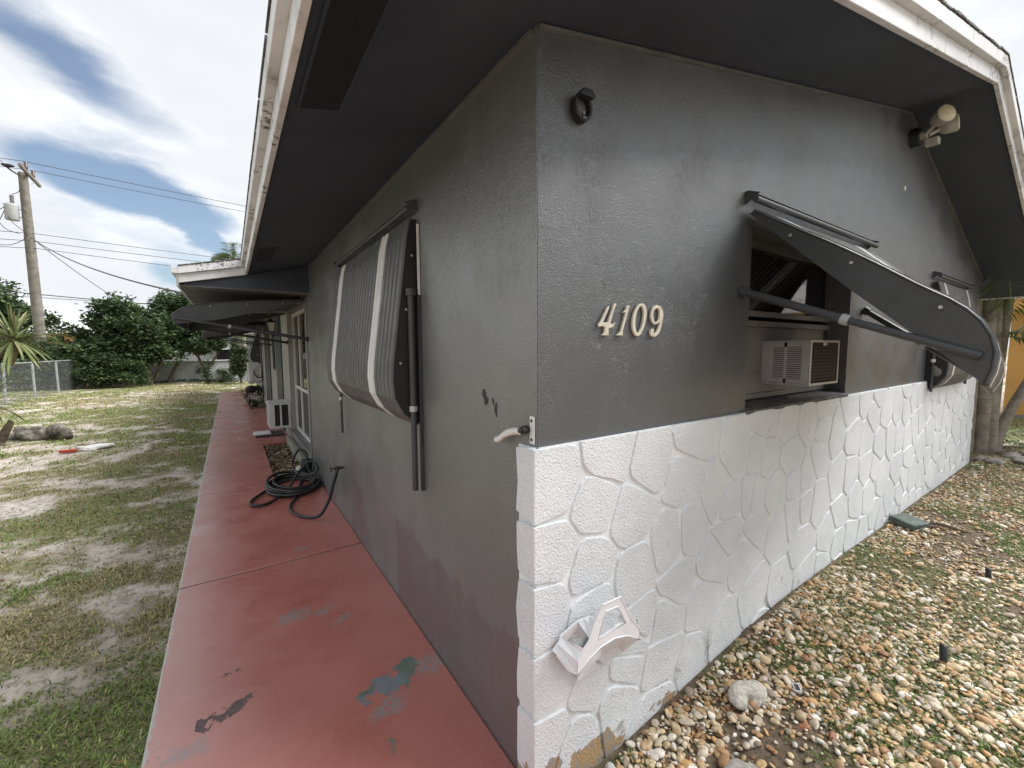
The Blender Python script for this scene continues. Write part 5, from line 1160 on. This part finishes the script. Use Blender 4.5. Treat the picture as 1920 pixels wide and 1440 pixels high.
# ------------------------------------------------------------------ chain-link fence
def chainlink(label, p0, p1, h, zb, nposts, pitch=.075, rw=.0035):
    p0, p1 = Vector(p0), Vector(p1); d = p1-p0; L = d.length; d.normalize(); FN = thing('chain_link_fence', label, 'fence', tuple((p0+p1)/2), 'chain-link fences')
    for k in range(nposts):
        q = p0.lerp(p1, k/(nposts-1)); mk('post', MB().tube([q+Vector((0,0,zb-.1)), q+Vector((random.uniform(-.03,.03),0,zb+h+.03))], .03, 8), M_STEEL, FN)
    mk('top_rail', MB().tube([p0+Vector((0,0,zb+h)), p1+Vector((0,0,zb+h))], .021, 8), M_STEEL, FN)
    V = []; nrm = d.cross(Vector((0,0,1))); n = int((L+h)/pitch)
    for k in range(-int(h/pitch), int(L/pitch)):
        for sg in (1, -1):
            a0 = k*pitch if sg == 1 else k*pitch+h; a1 = a0+sg*h; z0_, z1_ = 0, h
            lo, hi = min(a0, a1), max(a0, a1)
            if hi < 0 or lo > L: continue
            def cutp(a): t = (a-a0)/(a1-a0); return z0_+(z1_-z0_)*t
            A_, B_ = max(0, lo), min(L, hi); P1 = p0+d*A_+Vector((0,0,zb+cutp(A_))); P2 = p0+d*B_+Vector((0,0,zb+cutp(B_))); s_ = (P2-P1).normalized().cross(nrm)*rw
            V += [P1-s_+nrm*.003*sg, P2-s_+nrm*.003*sg, P2+s_+nrm*.003*sg, P1+s_+nrm*.003*sg]
    o = bigmesh('wire_mesh', np.array([tuple(v-FN.location) for v in V]), np.arange(len(V)).reshape(-1,4), M_STEEL); o.parent = FN; struct(o, 'stuff'); return FN
chainlink('galvanised chain-link fence along the left side of the yard', (-5.80,13.8,0), (-5.35,22.2,0), 1.08, .02, 6)
chainlink('galvanised chain-link fence beyond the palm trunks on the right', (8.9,.32,.1), (11.2,.40,.1), 1.12, .02, 3)
# ------------------------------------------------------------------ neighbouring houses
N1 = thing('house', 'grey neighbouring house behind the back wall with a white window awning', 'house', (0,27,0))
mk('wall', MB().box(-4.0, 5, 27.0, 27.2, -.1, 2.35), simple('neighbour_grey', (.33,.34,.35), .8, .12, 1.5), N1)
mb = MB(); mb.add([(-4.5,26.4,2.30),(5.5,26.4,2.30),(5.5,30,3.2),(-4.5,30,3.2),(-4.5,26.4,2.42),(5.5,26.4,2.42),(5.5,30,3.32),(-4.5,30,3.32)], [(0,3,2,1),(4,5,6,7),(0,1,5,4),(1,2,6,5),(2,3,7,6),(3,0,4,7)]); mk('roof', mb, simple('grey_roof', (.25,.24,.23), .9, .2, 3), N1)
w_ = mk('window', MB().box(-1.36, -.52, 26.96, 26.998, .84, 1.62), M_DARK, N1); mk('window_sill', MB().box(-1.42, -.46, 26.9, 26.998, .78, .838), M_WFRAME, w_)
mb = MB(); n = 22
vs = []
for i in range(n*2+1):
    x = -1.46+1.04*i/(n*2); dz = .018*(i % 2); vs += [(x,26.99,1.86+dz),(x,26.55,1.46+dz)]
mb.add(vs, [(2*i, 2*i+1, 2*i+3, 2*i+2) for i in range(n*2)]); mk('awning', mb, M_WHITE, N1)
N2 = thing('house', 'distant house with white metal roof and orange eaves behind the trees', 'house', (-10,36,0))
mk('wall', MB().box(-14, -8.2, 36, 41, -.1, 2.5), simple('tan_wall', (.45,.28,.12), .8, .1, 2), N2)
mb = MB(); mb.add([(-14.5,35.5,2.55),(-7.8,35.5,2.55),(-8.2,39,3.75),(-14.5,39,3.75),(-14.5,35.5,2.68),(-7.8,35.5,2.68),(-8.2,39,3.88),(-14.5,39,3.88)], [(0,3,2,1),(4,5,6,7),(0,1,5,4),(1,2,6,5),(2,3,7,6),(3,0,4,7)]); mk('roof', mb, simple('white_metal_roof', (.62,.62,.62), .5, .06, 2), N2)
mb = MB(); mb.tube([(-9.95,35.6,3.05),(-9.9,35.45,3.10)], [.02,.30], 16); mk('satellite_dish', mb, M_STEEL, N2)
N3 = thing('house', 'bright orange neighbouring house at the right edge', 'house', (11.6,-3,0))
M_OR = simple('orange_stucco', (.62,.34,.10), .75, .06, 2, bump=.004)
mk('wall', MB().box(11.6, 20, -9, .32, -.1, 2.30), M_OR, N3)
mk('base_band', MB().box(11.585, 11.598, -9, .325, -.1, .16), simple('grey_band', (.26,.26,.25), .8), N3)
mb = MB(); mb.add([(11.05,-9.5,2.16),(11.05,.85,2.16),(15,.85,3.35),(15,-9.5,3.35),(11.05,-9.5,2.30),(11.05,.85,2.30),(15,.85,3.5),(15,-9.5,3.5)], [(0,3,2,1),(4,5,6,7),(0,1,5,4),(1,2,6,5),(2,3,7,6),(3,0,4,7)]); RF = mk('roof', mb, simple('white_roof_tile', (.58,.55,.51), .8, .12, 3), N3)
mk('fascia_board', MB().box(11.01, 11.048, -9.5, .85, 2.10, 2.30), M_OR, RF)
for k in range(14): mk('tile_course', MB().obox((11.1+k*.12, -4.3, 2.325+k*.0364), (.04,0,.012), (0,5.14,0), (0,0,.014)), simple('white_roof_tile', (.58,.55,.51), .8), RF)
# ------------------------------------------------------------------ palms
def frond(base, az, el, L, droop, nl, lw, r_, V, Fq_, C, cols):
    d = np.array([math.cos(az)*math.cos(el), math.sin(az)*math.cos(el), math.sin(el)]); p = np.array(base, float); sg = 14; pts = [p.copy()]; dirs = [d.copy()]
    for i in range(sg): d = d+np.array([0,0,-droop/sg*(1+i/sg)]); d /= np.linalg.norm(d); p = p+d*L/sg; pts.append(p.copy()); dirs.append(d.copy())
    side = np.array([-math.sin(az), math.cos(az), 0]); st = len(V)
    for i, q in enumerate(pts): w = .012*(1-i/sg)+.002; V += [q-side*w, q+side*w]; C += [np.array([.16,.19,.06])]*2
    for i in range(sg): a = st+2*i; Fq_.append((a, a+1, a+3, a+2))
    for k in range(nl):
        t = .12+.88*k/nl; f_ = t*sg; i = min(sg-1, int(f_)); q = pts[i]+(pts[i+1]-pts[i])*(f_-i); dd = dirs[i]; l = lw*math.sin(math.pi*(.12+.83*t))*r_.uniform(.8, 1.15); col = np.array(cols[r_.integers(len(cols))])*r_.uniform(.7, 1.3)
        for s_ in (-1, 1):
            ld = side*s_*.85+dd*.55+np.array([0,0,-.18+.35*r_.random()]); ld /= np.linalg.norm(ld); wv = np.cross(ld, [0,0,1.]); wv /= max(1e-6, np.linalg.norm(wv)); wv *= l*.055
            a = len(V); m2 = q+ld*l*.5; e_ = q+ld*l+np.array([0,0,-.22*l]); V += [q, m2+wv, e_, m2-wv]; C += [col]*4; Fq_.append((a, a+1, a+2, a+3))
M_TRUNK = NT('ringed_palm_trunk'); zt = M_TRUNK.sep()[2]
rgs = M_TRUNK.math('FRACT', M_TRUNK.math('ADD', M_TRUNK.math('MULTIPLY', zt, 11), M_TRUNK.math('MULTIPLY', M_TRUNK.noise(4, 3), .8)))
rmask = M_TRUNK.rng(rgs, .08, .0); cT = M_TRUNK.mix(M_TRUNK.rng(M_TRUNK.noise(9, 6, .6), .3, .7), (.17,.145,.115), (.30,.265,.215)); cT = M_TRUNK.mix(M_TRUNK.math('MULTIPLY', rmask, .7), cT, (.07,.06,.045))
cT = M_TRUNK.mix(M_TRUNK.rng(zt, 1.7, 2.2), cT, (.13,.17,.07)); M_TRUNK = M_TRUNK.fin(cT, .75, 0, M_TRUNK.bump(rmask, .006, -.8))
PG = [(.10,.15,.04),(.14,.19,.05),(.07,.11,.03),(.20,.22,.07)]
PM = thing('palm_clump', 'clump of slender ringed palms at the far right corner of the house', 'palm', (7.2,-.05,.08))
V, Fq_, C = [], [], []; r_ = np.random.default_rng(5)
for pts, rad in (([(7.16,.02,.02),(7.17,.03,1.2),(7.2,.06,2.3),(7.25,.08,3.2)], .072), ([(7.22,-.06,.02),(7.35,-.02,.9),(7.52,.03,1.9),(7.65,.08,3.1)], .068), ([(7.26,-.08,.02),(7.38,-.16,.55),(7.62,-.36,1.25),(7.9,-.62,2.3)], .052), ([(7.5,-.02,.02),(7.56,-.03,1.1),(7.62,-.06,2.1),(7.7,-.10,3.0)], .055), ([(7.05,.12,.02),(7.08,.13,1.4),(7.1,.16,2.6)], .06)):
    q = catmull(pts, 5); n = len(q); mk('trunk', MB().tube(q, [rad*(1.15-.35*i/(n-1)) for i in range(n)], 10), M_TRUNK, PM)
    for k in range(9): frond(tuple(q[-1]), k*.7+r_.uniform(-.2,.2), r_.uniform(.1, 1.0), r_.uniform(1.1, 1.5), r_.uniform(1.0, 1.9), 34, .42, r_, V, Fq_, C, PG)
for (b, az, el, L) in (((7.55,-.02,1.62), -1.5, .25, .75), ((7.55,-.02,1.60), -1.1, .0, .6), ((7.6,.0,1.62), -2.0, .35, .55), ((8.2,-.1,1.9), -1.7, .3, .9), ((8.2,.0,1.6), -1.3, .7, 1.0), ((8.3,.05,1.7), 2.2, .8, 1.0), ((7.4,.15,.1), -1.2, .9, .9), ((7.45,.2,.1), -.4, .8, .8), ((7.6,.0,.1), -.9, .6, .7)):
    frond(b, az, el, L, 1.2, 26, .34, r_, V, Fq_, C, PG)
o = bigmesh('fronds', np.array(V)-np.array(PM.location), np.array(Fq_), M_LEAF, np.array(C)); o.parent = PM
P2 = thing('palm_tree', 'palm crown showing above the porch roof', 'palm', (-.1,26,0)); V, Fq_, C = [], [], []
q = catmull([(-.1,26,-.1),(-.15,26,3),(-.35,26,6.3)], 5); mk('trunk', MB().tube(q, .13, 10), M_TRUNK, P2)
for k in range(20): frond((-.35,26,6.3), k*.63, r_.uniform(-.1, 1.2), r_.uniform(1.1,1.5), 1.3, 30, .5, r_, V, Fq_, C, PG)
o = bigmesh('fronds', np.array(V)-np.array(P2.location), np.array(Fq_), M_LEAF, np.array(C)); o.parent = P2
# ------------------------------------------------------------------ utility pole, transformer, lines
UP = thing('utility_pole', 'weathered wooden utility pole with crossarm and grey transformer', 'utility pole', (-7.14,24,0))
M_POLE = simple('weathered_pole', (.165,.15,.125), .9, .25, 5, bump=.01, bsc=20)
mk('pole', MB().tube([(-7.14,24,-.2),(-7.16,24,4),(-7.18,24,8.45)], [.185,.165,.135], 14), M_POLE, UP)
ca = mk('crossarm', MB().obox((-7.02,24.17,8.42), (.045,.0,0), (-.075,1.3,0), (0,0,.055)), M_POLE, UP)
mk('arm_brace', MB().tube([(-7.04,24.7,8.38),(-7.1,24.12,7.95)], .018, 6), M_STEEL, ca)
for (x, y) in ((-6.94,23.48), (-7.02,24.5)):
    m = MB(); m.tube([(x,y,8.47)]+[(x,y,8.48+.045*i+.02*(i % 2)) for i in range(6)]+[(x,y,8.75)], [.02]+[.035,.075]*3+[.02], 10); mk('insulator', m, simple('brown_porcelain', (.10,.055,.05), .35), ca)
m = MB(); m.tube([(-7.55,23.9,6.55),(-7.55,23.9,6.58),(-7.55,23.9,7.10),(-7.55,23.9,7.14),(-7.55,23.9,7.19)], [.18,.20,.20,.205,.10], 18); tr = mk('transformer', m, simple('transformer_grey', (.40,.41,.41), .5, .06, 3), UP)
m = MB(); m.tube([(-7.5,23.85,7.15)]+[(-7.5,23.85,7.2+.04*i) for i in range(8)], [.03]+[.05,.07]*4, 10); mk('bushing', m, M_PLY, tr)
for z in (6.7, 7.0): mk('mount_bracket', MB().tube([(-7.4,23.92,z),(-7.05,24.0,z)], .022, 6), M_STEEL, tr)
m = MB(); m.tube(catmull([(-7.22,23.9,8.3),(-7.4,23.8,8.4),(-7.55,23.75,8.55)], 4), .03, 7); m.blob((-7.5,23.75,8.58), (.17,.09,.07), 3, .2); mk('fuse_cutout', m, M_BLK, UP)
for pts in ([(-7.55,23.75,8.55),(-7.7,23.6,8.75),(-8.0,23.5,8.80)], [(-7.25,23.95,8.1),(-7.3,23.9,7.7),(-7.5,23.85,7.52)], [(-7.6,23.8,7.1),(-7.9,23.7,6.7),(-7.75,23.75,6.2),(-7.4,23.9,6.05)], [(-7.65,23.8,7.0),(-7.55,23.7,6.5),(-7.2,23.8,6.0),(-7.6,23.8,5.6),(-8.2,23.9,5.55)], [(-7.7,23.8,6.9),(-7.95,23.8,6.3),(-8.3,23.9,5.9)]): mk('jumper_wire', MB().tube(catmull(pts, 6), .012, 5), M_BLK, UP)
def wire(label, p0, p1, sag_, r=.011, n=40):
    p0, p1 = Vector(p0), Vector(p1); pts = [p0.lerp(p1, i/n)-Vector((0,0,sag_*4*(i/n)*(1-i/n))) for i in range(n+1)]
    return solo('power_line', MB().tube(pts, r, 5, cap=False), simple('wire_black', (.05,.05,.055), .6), label, 'wire', loc=tuple((p0+p1)/2), group='overhead lines')
for nm_, z, y, s_ in (('top thin overhead line crossing the blue sky', 8.75, 23.48, .54), ('second thin overhead line just below the top one', 8.75, 24.5, .54), ('upper of the three low lines passing the transformer pole', 6.12, 23.9, .45), ('middle of the three low lines passing the transformer pole', 5.82, 23.9, .45), ('lowest of the three low lines passing the transformer pole', 5.54, 23.9, .62)):
    x0 = -7.0; wire(nm_+', right of the pole', (x0,y,z), (x0+40,y+1,z), s_); wire(nm_+', left of the pole', (x0,y,z), (x0-40,y-1,z), s_)
wire('service cable dropping from the pole to the porch roof', (-7.1,23.9,5.95), (-1.16,7.3,2.30), .25, .016)
wire('service cable dropping from the pole behind the trees', (-7.1,23.9,5.95), (-4.4,27.5,3.3), .15, .014)
wire('low cable with black splice box behind the pole', (-12,24.5,4.15), (4,24.5,3.3), .15, .02); wire('lower thin cable just under the splice box', (-12,24.6,3.9), (4,24.6,3.9), .3, .012)
solo('splice_box', MB().box(-5.62, -4.95, 24.42, 24.58, 3.58, 3.68), M_BLK, 'long black splice box hanging on the low cable', 'splice box')
